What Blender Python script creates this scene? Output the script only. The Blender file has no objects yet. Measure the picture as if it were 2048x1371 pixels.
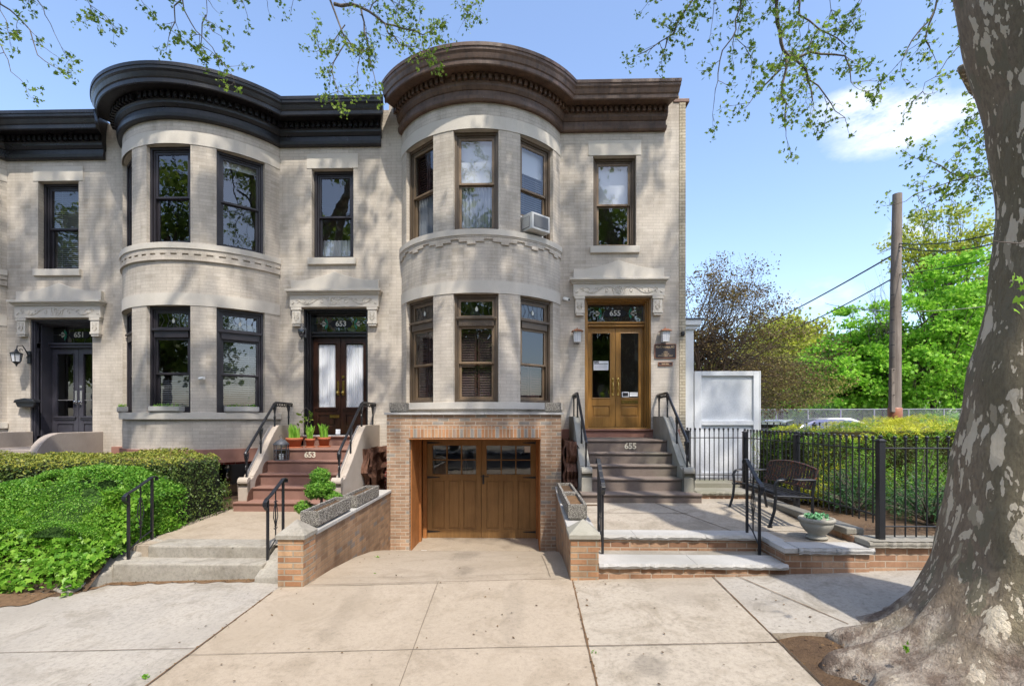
import bpy, math, random
import numpy as np
from mathutils import Vector, Matrix
random.seed(7); rng=np.random.default_rng(11)
PI=math.pi; R_=math.radians
scene=bpy.context.scene; COL=scene.collection
F=976.0; HY=835.0; TY=0.025; CY=-10.5
SKYS=.15; SUNE=2.3; EXPO=1.2; CLOUD=(4.2,4.25,4.35); SKYM=(1.03,1.01,1.02)
PSI=math.atan(TY)
SUN=Vector((0.42,-1.0,1.7)).normalized()
def at(px,py,d):
    """world point seen at photo pixel (px,py) at depth d (metres along the view axis)"""
    u=(px-1024)/F*d; c,s=math.cos(PSI),math.sin(PSI)
    return (u*c-d*s, CY+u*s+d*c, (HY-py)/F*d)
# ---------------------------------------------------------------- materials
MATS={}
def nmat(name):
    m=bpy.data.materials.new(name); m.use_nodes=True
    nt=m.node_tree; nt.nodes.clear(); return m,nt
def N(nt,t,**k):
    n=nt.nodes.new(t)
    for a,v in k.items():
        if a.startswith('i_'):
            n.inputs[a[2:].replace('_',' ')].default_value=v
        else: setattr(n,a,v)
    return n
def L(nt,a,b): nt.links.new(a,b)
def ramp(nt,fac,stops,interp='LINEAR'):
    r=N(nt,'ShaderNodeValToRGB'); r.color_ramp.interpolation=interp
    e=r.color_ramp.elements
    while len(e)<len(stops): e.new(0.5)
    for x,(p,c) in zip(e,stops):
        x.position=p; x.color=(*c,1) if len(c)==3 else c
    L(nt,fac,r.inputs[0]); return r.outputs[0]
def mix(nt,fac,a,b,mode='MIX'):
    m=N(nt,'ShaderNodeMix',data_type='RGBA',blend_type=mode)
    for s,v in ((0,fac),(6,a),(7,b)):
        if hasattr(v,'links') or hasattr(v,'is_linked'): L(nt,v,m.inputs[s])
        else: m.inputs[s].default_value=v if s==0 else (*v,1)
    return m.outputs[2]
def math_(nt,op,a,b=0.0,clamp=False):
    m=N(nt,'ShaderNodeMath',operation=op,use_clamp=clamp)
    for i,v in enumerate((a,b)):
        if hasattr(v,'is_linked'): L(nt,v,m.inputs[i])
        else: m.inputs[i].default_value=v
    return m.outputs[0]
def finish(nt,col,rough=.8,spec=.3,bump=None,bstr=.3,bdist=.01,metal=0,coat=0):
    p=N(nt,'ShaderNodeBsdfPrincipled'); o=N(nt,'ShaderNodeOutputMaterial')
    if hasattr(col,'is_linked'): L(nt,col,p.inputs['Base Color'])
    else: p.inputs['Base Color'].default_value=(*col,1)
    if hasattr(rough,'is_linked'): L(nt,rough,p.inputs['Roughness'])
    else: p.inputs['Roughness'].default_value=rough
    p.inputs['Specular IOR Level'].default_value=spec; p.inputs['Metallic'].default_value=metal
    p.inputs['Coat Weight'].default_value=coat
    if bump is not None:
        b=N(nt,'ShaderNodeBump'); b.inputs['Strength'].default_value=bstr; b.inputs['Distance'].default_value=bdist
        L(nt,bump,b.inputs['Height']); L(nt,b.outputs[0],p.inputs['Normal'])
    L(nt,p.outputs[0],o.inputs[0]); return p
def noise(nt,scale,detail=4,rough=.6,co=None,dist=0.0):
    n=N(nt,'ShaderNodeTexNoise'); n.inputs['Scale'].default_value=scale; n.inputs['Detail'].default_value=detail
    n.inputs['Roughness'].default_value=rough; n.inputs['Distortion'].default_value=dist
    if co is not None: L(nt,co,n.inputs['Vector'])
    return n.outputs[0]
def geo(nt): return N(nt,'ShaderNodeNewGeometry').outputs['Position']
def scaled(nt,co,s):
    m=N(nt,'ShaderNodeMapping'); m.inputs['Scale'].default_value=s; L(nt,co,m.inputs[0]); return m.outputs[0]
def M_(name,fn):
    if name not in MATS:
        m,nt=nmat(name); fn(nt); MATS[name]=m
    return MATS[name]
def brick(name,bw,bh,mortar,palette,mcol,stain=.25,msize=.006,bstr=.5,off=.5,rough=.85,fine=60):
    def fn(nt):
        uv=N(nt,'ShaderNodeUVMap').outputs[0]
        wob=noise(nt,3,2,.5,geo(nt))
        b=N(nt,'ShaderNodeTexBrick'); b.offset=off
        b.inputs['Color1'].default_value=(0,0,0,1); b.inputs['Color2'].default_value=(1,1,1,1); b.inputs['Mortar'].default_value=(.5,.5,.5,1)
        b.inputs['Scale'].default_value=1; b.inputs['Mortar Size'].default_value=msize; b.inputs['Mortar Smooth'].default_value=.3
        b.inputs['Brick Width'].default_value=bw; b.inputs['Row Height'].default_value=bh
        L(nt,uv,b.inputs[0])
        c=ramp(nt,b.outputs[0],palette)
        n1=noise(nt,1.1,5,.62,geo(nt)); n2=noise(nt,fine,3,.6,geo(nt))
        n3=noise(nt,1,4,.6,scaled(nt,geo(nt),(5,5,.8)))
        c=mix(nt,ramp(nt,n2,[(.3,(0,0,0)),(.75,(.35,.35,.35))]),c,tuple(x*.6 for x in palette[0][1]))
        c=mix(nt,b.outputs[1],c,mcol)
        st=ramp(nt,n1,[(.35,(1,1,1)),(.7,(1-stain,)*3)])
        c=mix(nt,1.0,c,st,'MULTIPLY')
        c=mix(nt,1.0,c,ramp(nt,n3,[(.45,(1,1,1)),(.75,(1-stain*.9,1-stain*.95,1-stain))]),'MULTIPLY')
        h=math_(nt,'SUBTRACT',math_(nt,'MULTIPLY',n2,.5),b.outputs[1])
        finish(nt,c,rough,.2,h,bstr,.006)
    return M_(name,fn)
def stone(name,c1,c2,scale=6,fine=90,bstr=.35,rough=.85,stain=None,bdist=.006,spk=0,spots=()):
    def fn(nt):
        g=geo(nt); n1=noise(nt,scale,6,.65,g); n2=noise(nt,fine,4,.7,g); n0=noise(nt,.7,4,.6,g)
        c=mix(nt,ramp(nt,n1,[(.3,(0,0,0)),(.7,(1,1,1))]),c1,c2)
        c=mix(nt,ramp(nt,n2,[(.42,(0,0,0)),(.72,(.4,.4,.4))]),c,tuple(x*.5 for x in c1))
        if spk:
            n4=noise(nt,26,5,.75,g); c=mix(nt,1.0,c,ramp(nt,n4,[(.3,(1-spk,)*3),(.5,(1,1,1)),(.72,(1+spk*.35,)*3)]),'MULTIPLY')
            vg=N(nt,'ShaderNodeTexVoronoi'); vg.inputs['Scale'].default_value=2.6; L(nt,g,vg.inputs['Vector']); c=mix(nt,ramp(nt,math_(nt,'ADD',vg.outputs['Distance'],math_(nt,'MULTIPLY',n4,.02)),[(.038,(.75,.75,.75)),(.05,(0,0,0))]),c,(.13,.115,.10))
            n5=noise(nt,2.3,6,.7,g,.8); c=mix(nt,1.0,c,ramp(nt,n5,[(.36,(1-spk*.8,1-spk*.85,1-spk*.95)),(.52,(1,1,1))]),'MULTIPLY')
        for (sx_,sy_,sr_,sq_,sk_) in spots:
            d_=N(nt,'ShaderNodeVectorMath',operation='SUBTRACT'); L(nt,g,d_.inputs[0]); d_.inputs[1].default_value=(sx_,sy_,-1.9); e_=N(nt,'ShaderNodeMapping'); e_.inputs['Scale'].default_value=(1/sr_,1/(sr_*sq_),0); L(nt,d_.outputs[0],e_.inputs[0])
            l_=N(nt,'ShaderNodeVectorMath',operation='LENGTH'); L(nt,e_.outputs[0],l_.inputs[0]); w_=math_(nt,'ADD',l_.outputs['Value'],math_(nt,'MULTIPLY',math_(nt,'SUBTRACT',noise(nt,5,5,.7,g),.5),1.6))
            c=mix(nt,1.0,c,ramp(nt,w_,[(.55,(1-sk_,)*3),(1.0,(1,1,1))]),'MULTIPLY')
        if stain: c=mix(nt,ramp(nt,n0,[(.48,(0,0,0)),(.68,(.7,.7,.7))]),c,stain)
        finish(nt,c,rough,.25,math_(nt,'ADD',n1,n2),bstr,bdist)
    return M_(name,fn)
def paint(name,c,rough=.45,var=.25,spec=.5,wear=None,wamt=.62,coat=0):
    def fn(nt):
        g=geo(nt); n1=noise(nt,4,5,.6,g); n2=noise(nt,35,4,.7,g)
        col=mix(nt,ramp(nt,n1,[(.3,(0,0,0)),(.7,(1,1,1))]),c,tuple(min(1,x*(1-var)) for x in c))
        if wear: col=mix(nt,ramp(nt,n2,[(wamt,(0,0,0)),(wamt+.06,(1,1,1))]),col,wear)
        r=ramp(nt,n1,[(.3,(rough*.85,)*3),(.7,(min(1,rough*1.2),)*3)])
        finish(nt,col,r,spec,n2,.12,.002,coat=coat)
    return M_(name,fn)
def wood(name,c1,c2,rough=.45,axis=(18,18,1.2),spec=.4):
    def fn(nt):
        g=scaled(nt,geo(nt),axis); n1=noise(nt,1.5,5,.65,g,.6); n2=noise(nt,9,3,.6,g); n3=noise(nt,1.5,3,.5,geo(nt))
        c=mix(nt,ramp(nt,n1,[(.3,(0,0,0)),(.7,(1,1,1))]),c1,c2)
        c=mix(nt,ramp(nt,n2,[(.5,(0,0,0)),(.75,(.5,.5,.5))]),c,tuple(x*.5 for x in c1))
        c=mix(nt,1.0,c,ramp(nt,n3,[(.35,(1,1,1)),(.7,(.72,.7,.68))]),'MULTIPLY')
        finish(nt,c,rough,spec,n2,.15,.003)
    return M_(name,fn)
def leafm(name,cols,rough=.5,trans=.35):
    def fn(nt):
        isl=N(nt,'ShaderNodeNewGeometry').outputs['Random Per Island']
        n=noise(nt,1.3,3,.6,geo(nt))
        f=math_(nt,'ADD',math_(nt,'MULTIPLY',isl,.65),math_(nt,'MULTIPLY',n,.35))
        k=len(cols)-1
        c=ramp(nt,f,[(.1+.75*i/k,cols[i]) for i in range(len(cols))])
        d=N(nt,'ShaderNodeBsdfPrincipled'); L(nt,c,d.inputs['Base Color']); d.inputs['Roughness'].default_value=rough
        d.inputs['Specular IOR Level'].default_value=.3
        t=N(nt,'ShaderNodeBsdfTranslucent'); L(nt,c,t.inputs[0])
        m=N(nt,'ShaderNodeMixShader'); m.inputs[0].default_value=trans
        L(nt,d.outputs[0],m.inputs[1]); L(nt,t.outputs[0],m.inputs[2])
        o=N(nt,'ShaderNodeOutputMaterial'); L(nt,m.outputs[0],o.inputs[0])
    return M_(name,fn)
def glass(name,tint=(.75,.8,.82),boost=1.6,base=.06,wav=.02):
    def fn(nt):
        t=N(nt,'ShaderNodeBsdfTransparent'); t.inputs[0].default_value=(*tint,1)
        g=N(nt,'ShaderNodeBsdfGlossy'); g.inputs['Roughness'].default_value=0.01
        b=N(nt,'ShaderNodeBump'); b.inputs['Strength'].default_value=wav; b.inputs['Distance'].default_value=.05
        L(nt,noise(nt,2.5,2,.5,geo(nt)),b.inputs['Height']); L(nt,b.outputs[0],g.inputs['Normal'])
        gi=N(nt,'ShaderNodeNewGeometry'); dp=N(nt,'ShaderNodeVectorMath',operation='DOT_PRODUCT'); L(nt,gi.outputs['Incoming'],dp.inputs[0]); L(nt,gi.outputs['Normal'],dp.inputs[1])
        sch=math_(nt,'POWER',math_(nt,'SUBTRACT',1.0,math_(nt,'ABSOLUTE',dp.outputs['Value'])),4.0)
        f=math_(nt,'ADD',math_(nt,'MULTIPLY',sch,.8),.05*boost+base,True)
        m=N(nt,'ShaderNodeMixShader'); L(nt,f,m.inputs[0]); L(nt,t.outputs[0],m.inputs[1]); L(nt,g.outputs[0],m.inputs[2])
        o=N(nt,'ShaderNodeOutputMaterial'); L(nt,m.outputs[0],o.inputs[0])
    return M_(name,fn)
def flat(name,c,rough=.7,spec=.3,metal=0): return M_(name,lambda nt: finish(nt,c,rough,spec,metal=metal))

mBrick=brick('pale_brick',.24,.066,0,[(0,(.55,.49,.41)),(.14,(.615,.55,.47)),(1,(.68,.615,.53))],(.49,.435,.37),stain=.25,msize=.0055,bstr=.35)
mBrickSide=brick('buff_side_brick',.21,.064,0,[(0,(.50,.43,.31)),(1,(.62,.55,.42))],(.2,.17,.13),stain=.2,msize=.007,bstr=.5)
mLime=stone('limestone',(.63,.585,.515),(.575,.53,.46),3,110,.15,stain=(.54,.505,.45))
mRedBand=paint('brownstone_paint',(.36,.19,.145),.8,.2,.15)
mRedBrick=brick('red_brick',.205,.068,0,[(0,(.22,.05,.045)),(1,(.33,.08,.065))],(.42,.30,.26),stain=.3,msize=.008)
mTan=brick('tan_garage_brick',.205,.068,0,[(0,(.36,.235,.155)),(.3,(.47,.31,.205)),(.6,(.55,.385,.265)),(.86,(.46,.28,.175)),(.9,(.34,.31,.27)),(1,(.38,.35,.31))],(.56,.47,.37),stain=.32,msize=.009,bstr=.9,fine=45)
mSoldier=brick('soldier_course_brick',.068,.205,0,[(0,(.42,.22,.115)),(.4,(.60,.36,.21)),(.8,(.56,.27,.13)),(.88,(.34,.33,.30)),(1,(.38,.36,.33))],(.56,.47,.37),stain=.32,msize=.008,bstr=.7,off=0)
mBlack=paint('black_gloss_paint',(.014,.013,.016),.33,.3,.6)
mDoorBlack=paint('charcoal_door_paint',(.06,.058,.075),.35,.3,.5)
mBrown=paint('weathered_brown_paint',(.17,.078,.045),.5,.55,.5,wear=(.32,.27,.24),wamt=.72)
def aged(name,c1,c2,dirt,flake,rough,fa=.66):
    def fn(nt):
        g=geo(nt); n1=noise(nt,3,6,.65,g); n2=noise(nt,1,5,.7,scaled(nt,g,(14,14,2.2))); n3=noise(nt,22,5,.75,g); n4=noise(nt,70,3,.7,g)
        c=mix(nt,ramp(nt,n1,[(.35,(0,0,0)),(.65,(1,1,1))]),c1,c2); c=mix(nt,ramp(nt,n2,[(.45,(0,0,0)),(.72,(.8,.8,.8))]),c,dirt)
        c=mix(nt,ramp(nt,n3,[(fa,(0,0,0)),(fa+.05,(.8,.8,.8))]),c,flake)
        finish(nt,c,ramp(nt,n1,[(.3,(rough*.8,)*3),(.7,(rough*1.4,)*3)]),.5,math_(nt,'ADD',math_(nt,'MULTIPLY',n1,1.5),n4),.35,.008)
    return M_(name,fn)
mCornB=aged('aged_brown_cornice',(.145,.086,.056),(.085,.049,.034),(.04,.027,.022),(.36,.32,.29),.5)
mCornK=aged('aged_black_cornice',(.012,.011,.014),(.008,.007,.009),(.022,.019,.018),(.05,.045,.04),.30,.70)
mBronze=wood('bronze_frame',(.14,.105,.07),(.10,.072,.05),.45,(4,4,.6))
mBronzeL=wood('light_bronze_sash',(.26,.185,.115),(.19,.13,.08),.4,(4,4,.6))
mFrameBlk=paint('black_window_paint',(.030,.026,.032),.4,.25,.5)
mGold=wood('golden_oak_varnish',(.44,.235,.065),(.30,.15,.038),.32,(14,14,1.0),.5)
mGarD=wood('garage_door_stain',(.36,.20,.075),(.26,.145,.052),.5,(14,14,1.0),.4)
mOrange=paint('orange_jamb_paint',(.42,.17,.055),.6,.3,.3)
mWalnut=wood('walnut_door_varnish',(.055,.022,.013),(.022,.010,.007),.28,(16,16,1.2),.5)
mBrass=paint('polished_brass',(.75,.52,.16),.22,.2,.5); MATS['polished_brass'].node_tree.nodes['Principled BSDF'].inputs['Metallic'].default_value=1
mNickel=paint('nickel',(.6,.58,.6),.25,.2,.5); MATS['nickel'].node_tree.nodes['Principled BSDF'].inputs['Metallic'].default_value=1
mIron=paint('black_iron_paint',(.013,.014,.018),.36,.3,.6)
mRust=paint('rusty_iron_slats',(.03,.025,.025),.5,.3,.5,wear=(.20,.065,.03),wamt=.52)
mClear=glass('door_glass',(.95,.96,.97),1.2,.02)
mGlass=glass('window_glass',(.8,.83,.85),1.5,.05)
mDarkGlass=glass('dark_lead_glass',(.22,.22,.27),2.2,.07,.25)
mInner=flat('interior_plaster',(.16,.14,.12),.9)
mFloorIn=flat('interior_floor',(.10,.06,.04),.6)
mShade=flat('white_shade',(.82,.82,.84),.8); mCurt=flat('grey_curtain',(.36,.38,.42),.9); mLace=flat('white_curtain',(.92,.93,.95),.9)
mShut=wood('shutter_wood',(.12,.05,.035),(.07,.03,.022),.5,(3,3,12))
mBlind=flat('blind_slats',(.22,.22,.23),.5)
mConcL=stone('sidewalk_concrete',(.405,.37,.32),(.345,.32,.285),1.6,160,.25,.9,stain=(.29,.265,.23),spk=.30)
mConcD=stone('driveway_concrete',(.405,.34,.265),(.365,.305,.235),1.3,120,.35,.9,stain=(.32,.265,.20),spk=.20,spots=((-.9,-3.0,.25,3.5,.22),(-.75,-4.35,.16,2.0,.25),(-1.75,-5.7,.14,6,.12),(-.1,-5.7,.14,6,.12),(-.6,-1.5,.9,.35,.25)))
mConcR=stone('right_concrete',(.42,.37,.305),(.36,.315,.255),1.6,150,.25,.9,stain=(.29,.25,.20),spk=.30,spots=((.95,-6.75,.17,1.3,.30),(1.6,-5.6,.3,.6,.12)))
mStepC=stone('step_concrete',(0.396,0.369,0.315),(0.288,0.266,0.230),4,90,.5,.9,stain=(0.216,0.198,0.171),spk=.30)
mBlue=stone('bluestone_slab',(0.493,0.480,0.459),(0.399,0.391,0.374),4,70,.3,.8,stain=(0.306,0.297,0.272))
mBluDk=stone('mossy_stone',(.33,.31,.27),(.24,.225,.19),5,60,.6,.9,stain=(.19,.19,.13))
mBrownStep=paint('brownstone_step_paint',(.275,.155,.12),.75,.18,.2)
mBrownSt=stone('weathered_brownstone',(.22,.175,.15),(.16,.13,.11),3,60,.4,.9,stain=(.20,.20,.15))
mPink=stone('pink_cheek',(.40,.345,.305),(.33,.285,.25),3,90,.25,.9)
mCheekL=stone('stucco_cheek',(.47,.405,.34),(.40,.345,.29),3,110,.5,.9)
mCheekR=stone('mossy_cheek',(.40,.38,.325),(.29,.275,.235),4,80,.4,.9,stain=(.21,.215,.165))
mRubble=stone('rough_brownstone',(.20,.10,.065),(.10,.052,.038),5,30,1.0,.95,bdist=.03)
mAggr=M_('pebble_aggregate',lambda nt:(lambda v:finish(nt,mix(nt,ramp(nt,v.outputs['Distance'],[(.25,(0,0,0)),(.5,(1,1,1))]),mix(nt,v.outputs['Color'],(.50,.47,.41),(.70,.66,.60)),(.12,.11,.095)),.9,.3,v.outputs['Distance'],.9,-.012))(N(nt,'ShaderNodeTexVoronoi',i_Scale=30.0)))
mSoil=stone('soil',(.11,.07,.045),(.17,.11,.065),9,60,1.0,.95,bdist=.03)
mNeedle=stone('pine_needle_litter',(.30,.185,.10),(.15,.09,.05),14,120,1.0,.95,bdist=.02)
mBed=stone('bed_litter',(.17,.115,.075),(.09,.06,.04),9,60,1.0,.95,stain=(.24,.16,.10),bdist=.03)
mJoint=stone('joint_line',(.22,.18,.135),(.16,.13,.10),9,60,.3)
mAsphalt=stone('asphalt',(.06,.06,.062),(.045,.045,.047),3,150,.4,.9)
mLotA=stone('lot_asphalt',(.15,.15,.15),(.11,.11,.11),1,50,.4,.9)
mTerra=stone('terracotta',(.44,.15,.075),(.36,.115,.055),10,80,.2,.8)
mCobalt=flat('cobalt_glaze',(.03,.06,.42),.12,.6)
mLead=paint('old_zinc',(.10,.105,.12),.5,.3,.5,wear=(.22,.12,.07),wamt=.66)
mWhiteP=stone('white_panel_paint',(.75,.77,.79),(.70,.72,.74),1.6,50,.05,.5,stain=(.60,.61,.60))
mWhite=flat('white_plastic',(.78,.78,.76),.4); mDark=flat('dark_void',(.01,.01,.011),.9)
mAC=flat('ac_grille',(.14,.145,.15),.6)
mPaper=flat('paper',(.8,.82,.86),.8); mInk=flat('ink',(.02,.02,.025),.7); mPlaqueT=flat('plaque_gold',(.62,.45,.27),.4)
mPlaque=flat('plaque_bronze',(.06,.05,.052),.35,.5); mNum=flat('number_white',(.78,.77,.72),.6); mNumC=flat('number_cream',(.72,.66,.52),.6)
mGrn=flat('stained_green',(.04,.30,.19),.3); mFan=flat('stained_white',(.70,.70,.62),.3)
mCopper=paint('copper_lid',(.35,.14,.07),.45,.3,.5)
mLensW=flat('lantern_glass',(.62,.63,.66),.25,.5)
mPole=wood('pole_wood',(.33,.285,.24),(.17,.14,.12),.9,(22,22,.7),.1)
def bark(nt):
    g=geo(nt); g2=scaled(nt,g,(1,1,.42)); 
    nn=N(nt,'ShaderNodeTexNoise'); nn.inputs['Scale'].default_value=10; nn.inputs['Detail'].default_value=5; L(nt,g2,nn.inputs['Vector'])
    sc=N(nt,'ShaderNodeVectorMath',operation='SCALE'); L(nt,nn.outputs['Color'],sc.inputs[0]); sc.inputs['Scale'].default_value=.30
    dv=N(nt,'ShaderNodeVectorMath',operation='ADD'); L(nt,g2,dv.inputs[0]); L(nt,sc.outputs[0],dv.inputs[1])
    patch=None
    for vs_,th_,nz_ in ((7.5,.27,1.7),(14.0,.26,2.6),(4.2,.21,1.2)):
        v=N(nt,'ShaderNodeTexVoronoi'); v.inputs['Scale'].default_value=vs_; L(nt,dv.outputs[0],v.inputs['Vector'])
        sp=N(nt,'ShaderNodeSeparateXYZ'); L(nt,v.outputs['Color'],sp.inputs[0])
        keep=math_(nt,'GREATER_THAN',sp.outputs[0],.20 if vs_<10 else .34)
        m1=math_(nt,'ADD',v.outputs['Distance'],math_(nt,'MULTIPLY',math_(nt,'SUBTRACT',sp.outputs[1],.5),.22))
        q=math_(nt,'MULTIPLY',math_(nt,'LESS_THAN',m1,th_),keep)
        patch=q if patch is None else math_(nt,'MAXIMUM',patch,q)
    n1=noise(nt,3,5,.6,g); n2=noise(nt,30,5,.7,scaled(nt,g,(1.5,1.5,.5))); n3=noise(nt,.9,3,.5,g2)
    base=mix(nt,ramp(nt,n1,[(.35,(0,0,0)),(.65,(1,1,1))]),(.27,.21,.15),(.37,.30,.22))
    base=mix(nt,ramp(nt,n3,[(.5,(0,0,0)),(.6,(.7,.7,.7))]),base,(.22,.20,.125))
    base=mix(nt,ramp(nt,n2,[(.4,(0,0,0)),(.7,(.55,.55,.55))]),base,(.11,.085,.065))
    pale=mix(nt,n1,(.62,.54,.41),(.84,.75,.60))
    vb=N(nt,'ShaderNodeTexVoronoi'); vb.inputs['Scale'].default_value=6.3; L(nt,dv.outputs[0],vb.inputs['Vector']); sb=N(nt,'ShaderNodeSeparateXYZ'); L(nt,vb.outputs['Color'],sb.inputs[0])
    base=mix(nt,math_(nt,'MULTIPLY',math_(nt,'GREATER_THAN',sb.outputs[2],.55),math_(nt,'LESS_THAN',vb.outputs['Distance'],.42)),base,mix(nt,n1,(.17,.145,.10),(.30,.27,.19)))
    base=mix(nt,math_(nt,'MULTIPLY',math_(nt,'LESS_THAN',sb.outputs[2],.16),math_(nt,'LESS_THAN',vb.outputs['Distance'],.30)),base,(.43,.37,.27))
    c=mix(nt,patch,base,pale)
    sz=N(nt,'ShaderNodeSeparateXYZ'); L(nt,g,sz.inputs[0])
    low=ramp(nt,math_(nt,'ADD',math_(nt,'MULTIPLY',math_(nt,'ADD',sz.outputs[2],1.75),1.2),math_(nt,'MULTIPLY',math_(nt,'SUBTRACT',n1,.5),1.6)),[(.05,(1,1,1)),(.5,(0,0,0))])
    c=mix(nt,low,c,mix(nt,ramp(nt,noise(nt,5,5,.7,g),[(.42,(0,0,0)),(.62,(1,1,1))]),(.19,.145,.115),(.50,.44,.37)))
    vc=N(nt,'ShaderNodeTexVoronoi',feature='DISTANCE_TO_EDGE'); vc.inputs['Scale'].default_value=6; L(nt,scaled(nt,dv.outputs[0],(.5,2.2,2.2)),vc.inputs['Vector']); crk=ramp(nt,math_(nt,'ADD',vc.outputs[0],math_(nt,'MULTIPLY',n1,.12)),[(.05,(.35,.35,.35)),(.09,(1,1,1))]); c=mix(nt,math_(nt,'MULTIPLY',math_(nt,'SUBTRACT',1.0,crk),low),c,(.10,.08,.065))
    finish(nt,c,.85,.2,math_(nt,'ADD',math_(nt,'ADD',n2,math_(nt,'MULTIPLY',noise(nt,8,5,.7,g),1.2)),math_(nt,'MULTIPLY',patch,-.9)),.95,.035)
mBark=M_('plane_bark',bark)
mTwig=stone('twig_bark',(.12,.10,.085),(.20,.17,.14),6,40,.3)
mTwigDk=stone('dark_twig_bark',(.075,.055,.042),(.12,.09,.065),6,40,.3)
mLfPlane=leafm('plane_leaf',[(.08,.15,.02),(.19,.30,.04),(.36,.46,.09)],.5,.55)
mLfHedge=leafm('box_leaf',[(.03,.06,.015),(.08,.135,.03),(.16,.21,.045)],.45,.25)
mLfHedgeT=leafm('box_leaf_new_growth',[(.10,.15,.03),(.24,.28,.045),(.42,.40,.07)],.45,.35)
mLfMound=leafm('euonymus_leaf',[(.035,.13,.012),(.13,.33,.03),(.27,.46,.07)],.45,.35)
mLfIvy=leafm('ivy_leaf',[(.05,.16,.012),(.16,.36,.03),(.30,.50,.07)],.4,.35)
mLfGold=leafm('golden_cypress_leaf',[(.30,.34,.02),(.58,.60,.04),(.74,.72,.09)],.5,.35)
mLfJun=leafm('juniper_leaf',[(.02,.06,.02),(.05,.14,.045),(.10,.22,.08)],.6,.2)
mLfMaple=leafm('maple_leaf',[(.11,.30,.02),(.26,.55,.04),(.45,.72,.10)],.5,.5)
mLfYel=leafm('yellow_green_leaf',[(.20,.25,.03),(.40,.46,.05),(.56,.58,.10)],.5,.5)
mLfPurp=leafm('copper_leaf',[(.05,.022,.022),(.10,.045,.035),(.16,.075,.04)],.5,.3)
mLfOliv=leafm('bronze_green_leaf',[(.10,.09,.02),(.22,.21,.045),(.36,.36,.07)],.5,.4)
mLfDark=leafm('yew_leaf',[(.008,.02,.01),(.018,.04,.018),(.03,.06,.025)],.6,.1)
mLfPot=leafm('bulb_leaf',[(.12,.34,.03),(.25,.52,.06),(.40,.62,.12)],.4,.4)
mLfSucc=leafm('succulent_leaf',[(.10,.32,.14),(.20,.48,.24),(.34,.60,.34)],.4,.2)
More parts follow.
